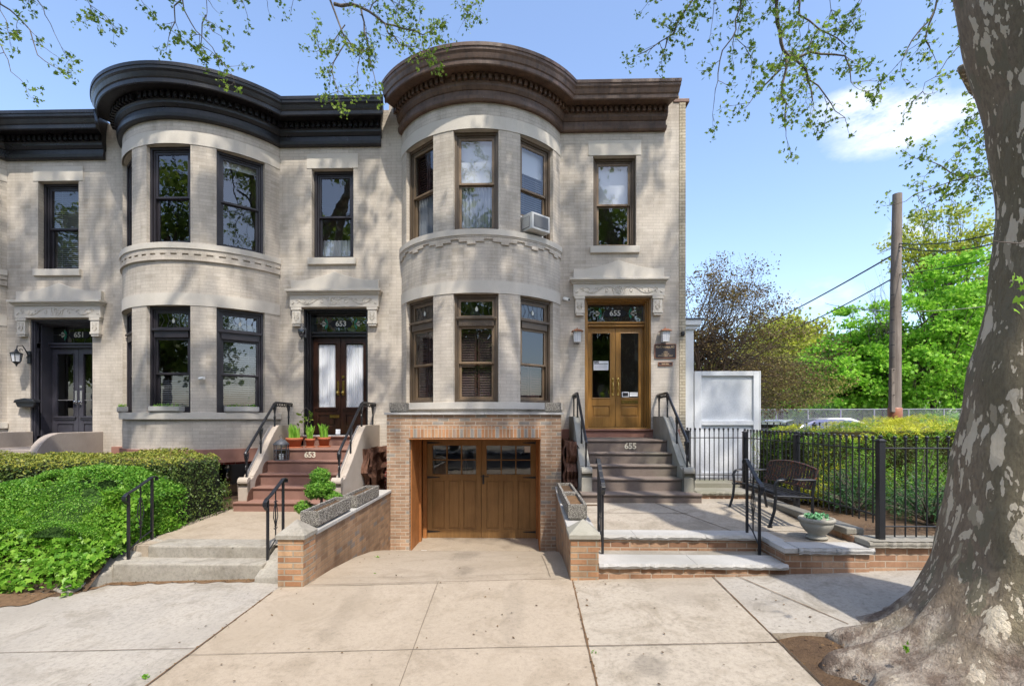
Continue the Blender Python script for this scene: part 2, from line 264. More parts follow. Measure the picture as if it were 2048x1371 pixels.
# ---------------------------------------------------------------- mesh builder
class MB:
    def __init__(s): s.v=[]; s.f=[]; s.m=[]; s.uv=[]; s.sm=[]
    def add(s,vs,fs,mi=0,uvs=None,smooth=False):
        b=len(s.v); s.v+=[tuple(p) for p in vs]
        for i,f in enumerate(fs):
            s.f.append([b+k for k in f]); s.m.append(mi); s.sm.append(smooth)
            s.uv.append(None if uvs is None else uvs[i])
    def box(s,x0,x1,y0,y1,z0,z1,mi=0,T=None,tap=0):
        c=[(x0,y0,z0),(x1,y0,z0),(x1,y1,z0),(x0,y1,z0),(x0+tap,y0+tap,z1),(x1-tap,y0+tap,z1),(x1-tap,y1-tap,z1),(x0+tap,y1-tap,z1)]
        if T: c=[T(*p) for p in c]
        s.add(c,[(0,3,2,1),(4,5,6,7),(0,1,5,4),(1,2,6,5),(2,3,7,6),(3,0,4,7)],mi)
    def ring(s,x0,x1,z0,z1,t,y0,y1,mi=0,T=None,tb=None):
        tb=t if tb is None else tb
        s.box(x0,x0+t,y0,y1,z0,z1,mi,T); s.box(x1-t,x1,y0,y1,z0,z1,mi,T)
        s.box(x0+t,x1-t,y0,y1,z0,z0+tb,mi,T); s.box(x0+t,x1-t,y0,y1,z1-t,z1,mi,T)
    def prism(s,poly,y0,y1,mi=0,T=None,axis='y'):
        # poly in (x,z) extruded in y, or (y,z) extruded in x when axis='x', or (x,y) extruded in z when 'z'
        def P(a,b,e):
            p=(a,e,b) if axis=='y' else (e,a,b) if axis=='x' else (a,b,e)
            return T(*p) if T else p
        n=len(poly); vs=[P(a,b,y0) for a,b in poly]+[P(a,b,y1) for a,b in poly]
        fs=[tuple(range(n)),tuple(range(2*n-1,n-1,-1))]+[(i,i+n,(i+1)%n+n,(i+1)%n) for i in range(n)]
        s.add(vs,fs,mi)
    def tube(s,pts,r,n=6,mi=0,T=None,smooth=True,cap=True):
        pts=[Vector(p) for p in pts]; k=len(pts)
        rs=r if isinstance(r,(list,tuple)) else [r]*k
        vs=[]; up=None
        for i,p in enumerate(pts):
            d=(pts[min(i+1,k-1)]-pts[max(i-1,0)])
            if d.length<1e-9: d=Vector((0,0,1))
            d.normalize()
            if up is None: up=Vector((0,0,1)) if abs(d.z)<.9 else Vector((0,1,0))
            a=d.cross(up)
            if a.length<1e-6: a=d.orthogonal()
            a.normalize(); b=d.cross(a); up=-b if False else up
            for j in range(n):
                t=2*PI*(j+.5)/n; q=p+(a*math.cos(t)+b*math.sin(t))*rs[i]
                vs.append(T(*q) if T else tuple(q))
        fs=[(i*n+j,i*n+(j+1)%n,(i+1)*n+(j+1)%n,(i+1)*n+j) for i in range(k-1) for j in range(n)]
        s.add(vs,fs,mi,None,smooth)
        if cap: s.add(vs[:n],[tuple(range(n))[::-1]],mi); s.add(vs[-n:],[tuple(range(n))],mi)
    def lathe(s,prof,cx,cy,n=24,mi=0,T=None,smooth=True,sx=1,sy=1):
        vs=[]
        for r,z in prof:
            for j in range(n):
                t=2*PI*j/n; p=(cx+r*sx*math.cos(t),cy+r*sy*math.sin(t),z); vs.append(T(*p) if T else p)
        k=len(prof)
        fs=[(i*n+j,i*n+(j+1)%n,(i+1)*n+(j+1)%n,(i+1)*n+j) for i in range(k-1) for j in range(n)]
        s.add(vs,fs,mi,None,smooth)
    def grid(s,P,nu,nv,mi=0,uvf=None,smooth=False,flip=False):
        vs=[P(i/nu,j/nv) for j in range(nv+1) for i in range(nu+1)]
        fs=[];uv=[]
        for j in range(nv):
            for i in range(nu):
                a=j*(nu+1)+i; f=(a,a+1,a+nu+2,a+nu+1)
                if flip: f=f[::-1]
                fs.append(f)
                if uvf: 
                    q=[uvf(i/nu,j/nv),uvf((i+1)/nu,j/nv),uvf((i+1)/nu,(j+1)/nv),uvf(i/nu,(j+1)/nv)]
                    uv.append(q[::-1] if flip else q)
        s.add(vs,fs,mi,uv if uvf else None,smooth)
    def build(s,name,mats,parent=None,loc=None,bevel=0,top=False):
        """link as ONE mesh object; loc: origin of a top-level mesh"""
        me=bpy.data.meshes.new(name); o=bpy.data.objects.new(name,me); COL.objects.link(o)
        off=Vector(loc) if loc is not None else Vector((0,0,0))
        me.from_pydata([tuple(Vector(p)-off) for p in s.v],[],s.f)
        if not isinstance(mats,(list,tuple)): mats=[mats]
        for m in mats: me.materials.append(m)
        me.polygons.foreach_set('material_index',s.m); me.polygons.foreach_set('use_smooth',s.sm)
        ul=me.uv_layers.new(name='UVMap').data; uvs=[]
        for p,u in zip(me.polygons,s.uv):
            if u is None:
                n=p.normal
                if abs(n.z)>.8:
                    for vi in p.vertices: c=me.vertices[vi].co; uvs+=[c.x+off.x,c.y+off.y]
                else:
                    t=Vector((-n.y,n.x,0)); t=t.normalized() if t.length>1e-6 else Vector((1,0,0))
                    for vi in p.vertices: c=me.vertices[vi].co+off; uvs+=[c.dot(t),c.z]
            else:
                for q in u: uvs+=[q[0],q[1]]
        ul.foreach_set('uv',uvs)
        if loc is not None: o.location=off
        if parent is not None: o.parent=parent
        if bevel:
            b=o.modifiers.new('bevel','BEVEL'); b.width=bevel; b.segments=2; b.limit_method='ANGLE'; b.angle_limit=R_(40)
        me.update(); return o
def tag(o,label,cat=None,group=None,kind=None):
    if label: o['label']=label
    if cat: o['category']=cat
    if group: o['group']=group
    if kind: o['kind']=kind
    return o
def thing(name,label,cat,loc=(0,0,0),rz=0,group=None):
    o=bpy.data.objects.new(name,None); COL.objects.link(o); o.location=loc; o.rotation_euler=(0,0,rz); o.empty_display_size=.1
    return tag(o,label,cat,group)
def copy_tree(o,parent=None):
    c=o.copy(); COL.objects.link(c); c.parent=parent
    for ch in [x for x in o.children]: copy_tree(ch,c)
    return c
def struct(mb,name,mats,bevel=0):
    o=mb.build(name,mats,bevel=bevel); o['kind']='structure'; return o
def text(body,size,loc,mat,parent,name='lettering',ext=.003,rot=(PI/2,0,0),sx=1,bold=0):
    c=bpy.data.curves.new(name,'FONT'); c.body=body; c.size=size; c.extrude=ext; c.align_x='CENTER'; c.align_y='CENTER'; c.offset=bold
    c.resolution_u=3
    tmp=bpy.data.objects.new('tmp',c); COL.objects.link(tmp); bpy.context.view_layer.update(); me=bpy.data.meshes.new_from_object(tmp.evaluated_get(bpy.context.evaluated_depsgraph_get()))
    bpy.data.objects.remove(tmp); me.materials.clear(); me.materials.append(mat); o=bpy.data.objects.new(name,me); COL.objects.link(o); o.location=loc; o.rotation_euler=rot; o.scale=(sx,1,1)
    if parent: o.parent=parent
    return o
def spiral(cx,cz,r0,r1,a0,a1,n=12,P=lambda a,b:(a,0,b)):
    return [P(cx+(r0+(r1-r0)*i/n)*math.cos(a0+(a1-a0)*i/n),cz+(r0+(r1-r0)*i/n)*math.sin(a0+(a1-a0)*i/n)) for i in range(n+1)]
# leaf clouds -----------------------------------------------------
TPL={'quad':np.array([(-.5,0),(0,-.35),(.5,0),(0,.35)]),
 'oval':np.array([(-.5,0),(-.2,-.25),(.25,-.22),(.5,0),(.25,.22),(-.2,.25)]),
 'lobed':np.array([(-.45,0),(-.35,-.42),(-.08,-.22),(.12,-.5),(.2,-.14),(.55,0),(.2,.14),(.12,.5),(-.08,.22),(-.35,.42)]),
 'blade':np.array([(-.5,-.05),(.2,-.07),(.5,0),(.2,.07),(-.5,.05)])}
def leaves(name,P,size,mats,parent=None,tpl='quad',up=0.0,mi=None,loc=None,jit=.35,dirs=None,bend=.12):
    P=np.asarray(P,float); n=len(P); t=TPL[tpl]; k=len(t)
    nrm=rng.normal(size=(n,3)); nrm/=np.linalg.norm(nrm,axis=1)[:,None]
    nrm[:,2]+=up
    if dirs is not None: nrm+=np.asarray(dirs)
    nrm/=np.linalg.norm(nrm,axis=1)[:,None]
    a=rng.normal(size=(n,3)); a-=(a*nrm).sum(1)[:,None]*nrm; a/=np.linalg.norm(a,axis=1)[:,None]
    b=np.cross(nrm,a); s=(np.asarray(size)*(1+jit*rng.uniform(-1,1,n)))[:,None]
    V=np.empty((n,k,3))
    for i,(x,y) in enumerate(t): V[:,i]=P+s*(x*a+y*b-bend*(x*x+y*y)*4*nrm)
    V=V.reshape(-1,3)
    off=np.array(loc if loc is not None else (0,0,0),float); V=V-off
    me=bpy.data.meshes.new(name); me.vertices.add(n*k); me.vertices.foreach_set('co',V.ravel())
    me.loops.add(n*k); me.loops.foreach_set('vertex_index',np.arange(n*k,dtype=np.int32))
    me.polygons.add(n); me.polygons.foreach_set('loop_start',np.arange(0,n*k,k,dtype=np.int32))
    if not isinstance(mats,(list,tuple)): mats=[mats]
    for m in mats: me.materials.append(m)
    if mi is not None: me.polygons.foreach_set('material_index',np.asarray(mi,np.int32))
    me.update(calc_edges=True); me.validate()
    o=bpy.data.objects.new(name,me); COL.objects.link(o)
    if loc is not None: o.location=loc
    if parent is not None: o.parent=parent
    return o
def vnoise(seed):
    r=np.random.default_rng(seed); K=[(r.normal(size=3),r.uniform(0,6.28)) for _ in range(9)]
    def f(P,s=1.0):
        P=np.asarray(P); o=0
        for k,p in K: o=o+np.sin(P@(k*s)+p)
        return o/3.0
    return f
# ================================================================ HOUSES (local frame = house number 655)
XB,YC,RB=-.94,.845,1.91
AJ=math.acos(YC/RB); TH=.704; AL=.234
XL,XR=-2.93,3.17
def bay(u,z,d):      # u = arc length along the bay wall, d = depth inward
    a=u/RB; r=RB-d
    return (XB+r*math.sin(a),YC-r*math.cos(a),z)
def flatm(u,z,d): return (u,d,z)
def wallgrid(m,us,zs,holes,fm,rev=.25,mi=0,step=.16):
    us=sorted(set([round(x,5) for x in us]+[h[0] for h in holes]+[h[1] for h in holes]))
    zs=sorted(set([round(x,5) for x in zs]+[h[2] for h in holes]+[h[3] for h in holes]))
    U=[]
    for a,b in zip(us,us[1:]):
        k=max(1,int(math.ceil((b-a)/step))) if fm is bay else 1
        U+=[a+(b-a)*i/k for i in range(k)]
    U.append(us[-1])
    for a,b in zip(U,U[1:]):
        for c,d in zip(zs,zs[1:]):
            cu,cz=(a+b)/2,(c+d)/2
            if any(h[0]<cu<h[1] and h[2]<cz<h[3] for h in holes): continue
            m.add([fm(a,c,0),fm(b,c,0),fm(b,d,0),fm(a,d,0)],[(0,1,2,3)],mi,[[(a,c),(b,c),(b,d),(a,d)]])
    for h in holes:
        a,b,c,d=h[:4]; rv=h[4] if len(h)>4 else rev
        for x in (a,b): m.add([fm(x,c,0),fm(x,c,rv),fm(x,d,rv),fm(x,d,0)],[(0,1,2,3)],mi,[[(0,c),(rv,c),(rv,d),(0,d)]])
        k=6 if fm is bay else 1
        for i in range(k):
            p,q=a+(b-a)*i/k,a+(b-a)*(i+1)/k
            for z in (c,d): m.add([fm(p,z,0),fm(q,z,0),fm(q,z,rv),fm(p,z,rv)],[(0,1,2,3)],mi,[[(p,0),(q,0),(q,rv),(p,rv)]])
def slab(m,u0,u1,z0,z1,d0,d1,fm,mi=0,step=.12,zf=None):
    k=max(1,int(math.ceil((u1-u0)/step))) if fm is bay else 1
    for i in range(k):
        a,b=u0+(u1-u0)*i/k,u0+(u1-u0)*(i+1)/k
        c=[fm(a,z0,d0),fm(b,z0,d0),fm(b,z0,d1),fm(a,z0,d1),fm(a,z1,d0),fm(b,z1,d0),fm(b,z1,d1),fm(a,z1,d1)]
        fs=[(0,3,2,1),(4,5,6,7),(0,1,5,4)]
        if i==0: fs.append((3,0,4,7))
        if i==k-1: fs.append((1,2,6,5))
        m.add(c,fs,mi)
def bayT(a,rec=.07):
    rc=RB*math.cos(AL)-rec
    def T(x,y,z):
        r=rc-y
        return (XB+r*math.sin(a)+x*math.cos(a),YC-r*math.cos(a)+x*math.sin(a),z)
    return T
def flT(xc,rec=.12): return lambda x,y,z:(xc+x,rec+y,z)
SASH_N=[0]
def window(root,T,w,z0,z1,fr,sa,trans=None,inside=None,lead=False,glass_m=None,low_open=0,label=None,sill_gap=0):
    """double-hung window: outer casing (the part) with sash, pane, blind sub-parts"""
    g=glass_m or mGlass; h=w/2
    m=MB(); m.ring(-h,h,z0,z1,.055,0,.20,0,T); m.ring(-h+.055,h-.055,z0+.0,z1-.055,.035,.035,.18,0,T,tb=.045)
    top=z1-.055-.035; bot=z0+.045; ix=h-.09
    if trans:
        zt0,zt1=trans
        m.box(-h+.09,h-.09,.0,.16,zt0,zt1,0,T); m.box(-h+.04,h-.04,-.035,.0,zt1-.045,zt1,0,T)
    W=m.build('window',[fr],root,bevel=.004)
    if label: W['label']=label
    if trans:
        s=MB(); s.ring(-ix,ix,zt1+.0,top,.035,.05,.09,0,T); s.build('transom_sash',[sa],W)
        p=MB(); p.add([T(-ix,.075,zt1),T(ix,.075,zt1),T(ix,.075,top),T(-ix,.075,top)],[(0,1,2,3)]); p.build('transom_pane',[mDarkGlass if lead else g],W)
        q=MB(); zm=(zt1+top)/2
        for k in range(-2,3): q.tube([T(k*ix*.38,.07,zt1+.03),T(k*ix*.3+.02,.07,zm),T(k*ix*.38,.07,top-.03)],.004,4)
        for sgn in (-1,1): q.tube([T(*p_) for p_ in spiral(sgn*.1,zt1+.09,.1,.03,PI/2,PI/2+sgn*3,10,lambda a,b:(a,.068,b))],.004,4)
        q.prism([(-.02,zm-.05),(.02,zm-.05),(.03,zm),(0,zm+.05),(-.03,zm)],.066,.072,1,T)
        q.build('leading',[mLead,mFan],W); top=zt0
    mid=(top+bot)/2-.01
    s=MB(); s.ring(-ix,ix,mid,top,.045,.05,.085,0,T,tb=.04); s.build('sash',[sa],W,bevel=.003)
    s=MB(); s.ring(-ix,ix,bot+low_open,mid+.04+low_open*0,.05,.095,.13,0,T,tb=.07); s.build('sash',[sa],W,bevel=.003)
    p=MB(); p.add([T(-ix,.07,mid),T(ix,.07,mid),T(ix,.07,top),T(-ix,.07,top)],[(0,1,2,3)]); p.build('pane',[g],W)
    p=MB(); p.add([T(-ix,.11,bot+low_open),T(ix,.11,bot+low_open),T(ix,.11,mid+.03),T(-ix,.11,mid+.03)],[(0,1,2,3)]); p.build('pane',[g],W)
    if inside:
        for kind,a,b in inside:
            q=MB()
            za,zb=bot+(top-bot)*a,bot+(top-bot)*b
            if kind=='shade':
                q.box(-ix,ix,.17,.175,za,zb,0,T); q.tube([T(-ix,.172,za),T(ix,.172,za)],.012,6); q.build('roller_shade',[mShade],W)
            elif kind=='curtain' or kind=='lace':
                n=44
                for i in range(n):
                    x0=-ix+2*ix*i/n; x1=-ix+2*ix*(i+1)/n
                    y0=.19+.018*math.sin(i*1.3)+.008*math.sin(i*2.9); y1=.19+.018*math.sin((i+1)*1.3)+.008*math.sin((i+1)*2.9)
                    q.add([T(x0,y0,za),T(x1,y1,za),T(x1,y1,zb),T(x0,y0,zb)],[(0,1,2,3)],0,None,True)
                q.build('curtain',[mCurt if kind=='curtain' else mLace],W)
            elif kind=='blind':
                k=int((zb-za)/.045)
                for i in range(k):
                    z=za+.045*i; q.add([T(-ix+.02,.165,z),T(ix-.02,.165,z),T(ix-.02,.19,z+.026),T(-ix+.02,.19,z+.026)],[(0,1,2,3)])
                for x in (-ix*.5,ix*.5): q.box(x-.003,x+.003,.16,.164,za,zb,0,T)
                q.build('blind',[mBlind],W)
            elif kind=='shutter':
                for s_ in (-1,1):
                    xa,xb=(-ix,-.012) if s_<0 else (.012,ix)
                    q.ring(xa,xb,za,zb,.04,.17,.195,0,T)
                    k=int((zb-za-.08)/.05)
                    for i in range(k):
                        z=za+.05+.05*i; q.add([T(xa+.04,.175,z),T(xb-.04,.175,z),T(xb-.04,.19,z+.038),T(xa+.04,.19,z+.038)],[(0,1,2,3)])
                q.build('shutter',[mShut],W)
    return W
def cpath(p,n=40,xr=XR,xend=None):
    """plan path of the cornice at projection p: left flat end, bay arc, right flat end"""
    a=math.acos(max(-1,min(1,(YC+p)/(RB+p)))); pts=[]
    for i in range(n+1):
        t=-a+2*a*i/n; pts.append((XB+(RB+p)*math.sin(t),YC-(RB+p)*math.cos(t)))
    pts.append((2.98+.42*max(p,0) if xend is None else xend,-p))
    return pts
def cornice(root,mat,dz=0,name='cornice'):
    z0=6.10
    prof=[(0.0,z0),(.07,z0),(.09,z0+.03),(.10,z0+.09),(.065,z0+.10),(.065,z0+.20),(.085,z0+.21),(.12,z0+.27),(.125,z0+.31),(.135,z0+.33),(.135,z0+.46),
          (.17,z0+.47),(.39,z0+.475),(.39,z0+.445),(.41,z0+.44),(.425,z0+.46),(.43,z0+.53),(.45,z0+.55),(.46,z0+.58),(.475,z0+.63),(.50,z0+.67),(.505,z0+.72),(.52,z0+.725),(.52,z0+.79),(.49,z0+.81),(-.3,z0+.84)]
    m=MB(); n=40; paths=[cpath(p,n) for p,_ in prof]
    vs=[(x,y,z+dz) for pa,(_,z) in zip(paths,prof) for x,y in pa]; k=n+2
    hard=[]
    for i in range(len(prof)-1):
        fs=[(i*k+j,i*k+j+1,(i+1)*k+j+1,(i+1)*k+j) for j in range(k-1)]
        m.add(vs[:] if i==0 else [],[],0)
        base=0
        for f in fs:
            m.f.append(list(f)); m.m.append(0); m.sm.append(False); m.uv.append(None)
    # end caps
    for e in (0,k-1):
        m.add([vs[i*k+e] for i in range(len(prof))]+[(vs[e][0],.3,vs[(len(prof)-1)*k+e][2]),(vs[e][0],.3,z0+dz)],[tuple(range(len(prof)+2))])
    C=m.build(name,[mat],root)
    a=math.acos((YC+.135)/(RB+.135)); L_=2*a*(RB+.135); nb=int(L_/.115); q=MB(); q.box(-.031,.031,-.075,0,.345,.45); first=None
    sp=[]
    for i in range(nb):
        if (i*7)%31==5: continue
        t=-a+2*a*(i+.5)/nb; r=RB+.13; sp.append((XB+r*math.sin(t),YC-r*math.cos(t),t))
    x=XB+math.sin(a)*(RB+.135)+.05
    while x<3.0: sp.append((x,-.13,0)); x+=.115
    for x,y,t in sp:
        if first is None: first=q.build('dentil',[mat],C); o=first
        else: o=first.copy(); COL.objects.link(o); o.parent=C
        o.location=(x,y,z0+dz); o.rotation_euler=(0,0,t)
    return C
def hood(root):
    """carved limestone door hood: ledge, pediment, frieze, brackets"""
    m=MB()
    # frieze
    m.box(1.045,2.97,-.10,.02,2.585,2.845)
    # ledge (stepped)
    m.box(1.02,2.995,-.13,.02,2.845,2.875); m.box(1.0,3.01,-.16,.02,2.875,2.905); m.box(.97,3.04,-.20,.02,2.905,2.955)
    # pediment
    pts=[(1.05,2.955),(2.965,2.955),(2.965,3.17),(2.80,3.165)]
    for i in range(9):
        t=i/8; x=2.74-.73*t; z=3.16+.19*(t**1.0)+.012*math.sin(PI*t)*-2
        pts.append((x,z))
    for i in range(1,9):
        t=i/8; x=2.01-.73*t; z=3.35-.19*t-.024*math.sin(PI*t); pts.append((x,z))
    pts+=[(1.22,3.165),(1.05,3.17)]
    m.prism(pts,-.075,.02)
    H=m.build('door_hood',[mLime],root,bevel=.006)
    c=MB(); P=lambda a,b:(a,-.104,b); zc=2.715; r=.007
    c.tube([P(2.01+.075*math.cos(t*PI/12),zc+.075*math.sin(t*PI/12)) for t in range(25)],r,5)
    for k in range(5):
        a=k*2*PI/5+.3; c.tube(spiral(2.01+.035*math.cos(a),zc+.035*math.sin(a),.02,.006,a,a+4,7,P),.006,4)
    for s in (-1,1):
        c.tube([P(2.01+s*x,zc+.075*math.sin(x*9.0-.6)*(1 if x<.75 else .6)) for x in [.08+.045*i for i in range(17)]],r,5)
        for cx,sg in ((.27,1),(.48,-1),(.66,1),(.80,-1)):
            c.tube(spiral(2.01+s*cx,zc-.012*sg,.055,.012,PI/2*sg,PI/2*sg+s*sg*5.2,14,P),r,5)
            c.tube([P(2.01+s*(cx+.06),zc+.02*sg),P(2.01+s*(cx+.10),zc+.06*sg),P(2.01+s*(cx+.13),zc+.05*sg)],[.003,.012,.003],5)
        c.tube([P(2.01+s*.10,zc-.08),P(2.01+s*.14,zc+.02),P(2.01+s*.12,zc+.09)],r,5)
    c.build('carving',[mLime],H)
    for x0,x1 in ((1.08,1.285),(2.725,2.935)):
        b=MB(); b.box(x0-.01,x1+.01,-.10,.02,2.525,2.583); b.box(x0+.01,x1-.01,-.085,.02,2.27,2.525); b.box(x0,x1,-.095,.02,2.225,2.27); b.box(x0+.02,x1-.02,-.08,.02,2.18,2.225)
        xc=(x0+x1)/2
        for s in (-1,1):
            b.tube(spiral(xc+s*.035,2.46,.028,.008,-PI/2,-PI/2+s*5,9,lambda a,b_:(a,-.088,b_)),.006,4)
            b.tube([(xc+s*.01,-.088,2.29),(xc+s*.045,-.09,2.35),(xc+s*.025,-.088,2.43)],.006,4)
            b.tube([(xc+s*.005,-.088,2.30),(xc+s*.02,-.09,2.36),(xc,-.088,2.42)],.005,4)
        b.build('bracket',[mLime],H,bevel=.004)
def door_unit(root,num,fr,leaf,st,rec=.30,zb=-.24):
    """frame, stained glass transom and a pair of leaves"""
    x0,x1=1.30,2.71; zt=2.565
    m=MB(); T=lambda x,y,z:(x,y,z)
    # reveal lining + stepped mouldings
    m.ring(x0-.0,x1,zb,zt,.03,.02,rec+.12,0); 
    m.ring(x0+.03,x1-.03,zb,zt-.03,.03,.09,rec+.12,0); m.ring(x0+.06,x1-.06,zb,zt-.06,.025,.17,rec+.12,0)
    m.box(x0+.085,x1-.085,rec-.05,rec+.12,1.985,2.10); m.box(x0+.06,x1-.06,rec-.10,rec-.05,2.06,2.10); m.box(x0+.07,x1-.07,rec-.075,rec-.05,2.0,2.03)
    m.box(x0+.085,x1-.085,rec-.02,rec+.12,zb-.002,zb+.03)
    D=m.build('door_frame',[fr],root,bevel=.004)
    xa,xb=x0+.085,x1-.085; xc=(xa+xb)/2
    p=MB(); p.add([(xa,rec+.03,2.10),(xb,rec+.03,2.10),(xb,rec+.03,2.49),(xa,rec+.03,2.49)],[(0,1,2,3)]); TP=p.build('transom_pane',[mDarkGlass],D)
    q=MB(); y0,y1=rec+.015,rec+.022; zc=2.30
    q.prism([(xc-.26,zc),(xc-.20,zc-.075),(xc+.20,zc-.075),(xc+.26,zc),(xc+.20,zc+.075),(xc-.20,zc+.075)],y0,y1,0)
    for s in (-1,1):
        bx=xc+s*.33
        for t in (-1,1):
            q.prism([(bx-s*.03,zc),(bx+s*.03,zc+t*.05),(bx+s*.02,zc+t*.125),(bx-s*.02,zc+t*.07)],y0,y1,1)
            q.prism([(bx+s*.0,zc+t*.004),(bx+s*.10,zc+t*.03),(bx+s*.07,zc+t*.065)],y0,y1,2)
        q.prism([(bx,zc-.004),(bx+s*.14,zc-.012),(bx+s*.15,zc+.0),(bx+s*.14,zc+.012)],y0,y1,2)
        q.tube([(xa+.02 if s<0 else xb-.02,y0,zc),(xc+s*.26,y0,zc)],.004,4,3)
        q.tube([(xc+s*.33,y0,2.11),(xc+s*.33,y0,2.48)],.004,4,3)
        q.tube([(xc+s*.12,y0,2.11),(xc+s*.14,y0,2.22)],.004,4,3); q.tube([(xc+s*.12,y0,2.48),(xc+s*.14,y0,2.38)],.004,4,3)
    q.build('stained_glass_pattern',[mInk,mGrn,mFan,mLead],D)
    text(num,.165,(xc,rec+.010,zc-.003),mNum,D,'house_number',.003,bold=.003)
    w=(xb-xa)/2-.004; out=[]
    for s in (-1,1):
        a,b=(xa,xa+w) if s<0 else (xb-w,xb)
        l=MB(); sw=.115; y0,y1=rec+.0,rec+.045; z0,z1=zb+.032,1.982; gz0=.44; gz1=1.855
        l.box(a,a+sw,y0,y1,z0,z1); l.box(b-sw,b,y0,y1,z0,z1); l.box(a+sw,b-sw,y0,y1,gz1,z1); 
        l.box(a+sw,b-sw,y0,y1,z0,.03); l.box(a+sw,b-sw,y0,y1,.26,gz0)
        l.box(a+sw,b-sw,y0+.02,y1-.004,.03,.26); l.box(a+sw+.03,b-sw-.03,y0+.006,y0+.02,.055,.235,0,None,.0)
        l.ring(a+sw-.018,b-sw+.018,gz0-.018,gz1+.018,.016,y0-.012,y0)
        if st!='655':
            l.box(a+.05,b-.05,y0-.035,y0,.395,.425); l.box(a+.07,b-.07,y0-.02,y0,.355,.395)
        LF=l.build('door',[leaf],root,bevel=.004)
        g=MB(); g.add([(a+sw,y0+.025,gz0),(b-sw,y0+.025,gz0),(b-sw,y0+.025,gz1),(a+sw,y0+.025,gz1)],[(0,1,2,3)]); g.build('pane',[mClear if st=='653' else mGlass],LF)
        hx=b-.055 if s<0 else a+.055
        hd=MB()
        if st=='655':
            hd.box(hx-.022,hx+.022,y0-.008,y0,.50,.84)
            hd.lathe([(.001,y0-.02),(.02,y0-.018),(.026,y0-.008),(.026,y0)],0,0,12,0,lambda x,y,z:(hx+x,z,.50+y)); hd.lathe([(.001,y0-.02),(.024,y0-.018),(.03,y0-.008),(.03,y0)],0,0,12,0,lambda x,y,z:(hx+x,z,.85+y))
            hd.tube([(hx,y0-.01,.80),(hx,y0-.05,.77),(hx,y0-.055,.70),(hx,y0-.05,.60),(hx,y0-.01,.55)],[.008,.011,.013,.011,.008],8)
            for k in range(4): hd.lathe([(.001,y0-.022),(.014,y0-.016),(.017,y0-.006)],0,0,8,0,lambda x,y,z,k=k:(hx+x,z,.54+.045*k+y))
        else:
            hd.box(hx-.026,hx+.026,y0-.008,y0,.40+.30,.40+.62)
            hd.lathe([(.001,y0-.065),(.028,y0-.06),(.032,y0-.045),(.014,y0-.03),(.012,y0)],0,0,14,0,lambda x,y,z:(hx+x,z,.76+y))
            if s>0: hd.box(hx-.03,hx+.03,y0-.012,y0,1.08,1.14)
        hd.build('handle',[mNickel if st=='651' else mBrass],LF,bevel=.002)
        if st=='655' and s>0:
            k=MB(); k.box(a+sw+.01,b-sw-.01,y0-.008,y0,.31,.39); k.box(a+sw+.015,b-sw-.015,y0-.014,y0-.008,.355,.375); k.box(a+sw+.01,b-sw-.01,y0-.012,y0-.008,.325,.34); k.build('mail_slot',[mBrass],LF)
            n=MB(); n.box(a+sw+.03,a+sw+.18,y0+.012,y0+.02,.46,.57,0); n.box(a+sw+.045,a+sw+.165,y0+.010,y0+.012,.475,.555,1); n.box(a+sw+.20,b-sw-.01,y0+.012,y0+.02,.47,.56,0); n.box(a+sw+.21,b-sw-.02,y0+.010,y0+.012,.53,.54,1); n.build('notice_card',[mPaper,mInk],LF)
        if st=='655' and s<0:
            n=MB(); n.box(a+sw+.03,b-sw-.03,y0+.008,y0+.014,1.05,1.25,0); n.box(a+sw+.045,b-sw-.045,y0+.004,y0+.008,1.185,1.197,1)
            for k in range(7): n.box(a+sw+.05,b-sw-.05-.01*(k%3),y0+.0065,y0+.008,1.075+.014*k,1.078+.014*k,2)
            NP=n.build('paper_notice',[mPaper,mInk,mBlind],LF); text('NYC',.05,(a+sw+.095,y0+.004,1.222),mInk,NP,'lettering',.001,bold=.003)
        if st=='653':
            c=MB(); n_=40; yc=y0+.044
            for i in range(n_):
                xa_,xb_=a+sw+(b-a-2*sw)*i/n_,a+sw+(b-a-2*sw)*(i+1)/n_
                f=lambda i:yc+.012*math.sin(i*1.5)+.005*math.sin(i*3.7)
                c.add([(xa_,f(i),gz0),(xb_,f(i+1),gz0),(xb_,f(i+1),gz1-.02),(xa_,f(i),gz1-.02)],[(0,1,2,3)],0,None,True)
            c.build('curtain',[mLace],LF)
            if s<0:
                k=MB(); k.box(xc-.245,xc-.03,y0-.012,y0,.20,.265); k.build('mail_slot',[mBrass],LF)
        if st=='651':
            c=MB(); c.box(a+sw,b-sw,y0+.5,y0+.51,gz0,1.0); c.box(a+sw,b-sw,y0+.02,y0+.03,.80,.815); c.build('glazing_bar',[mBlind],LF)
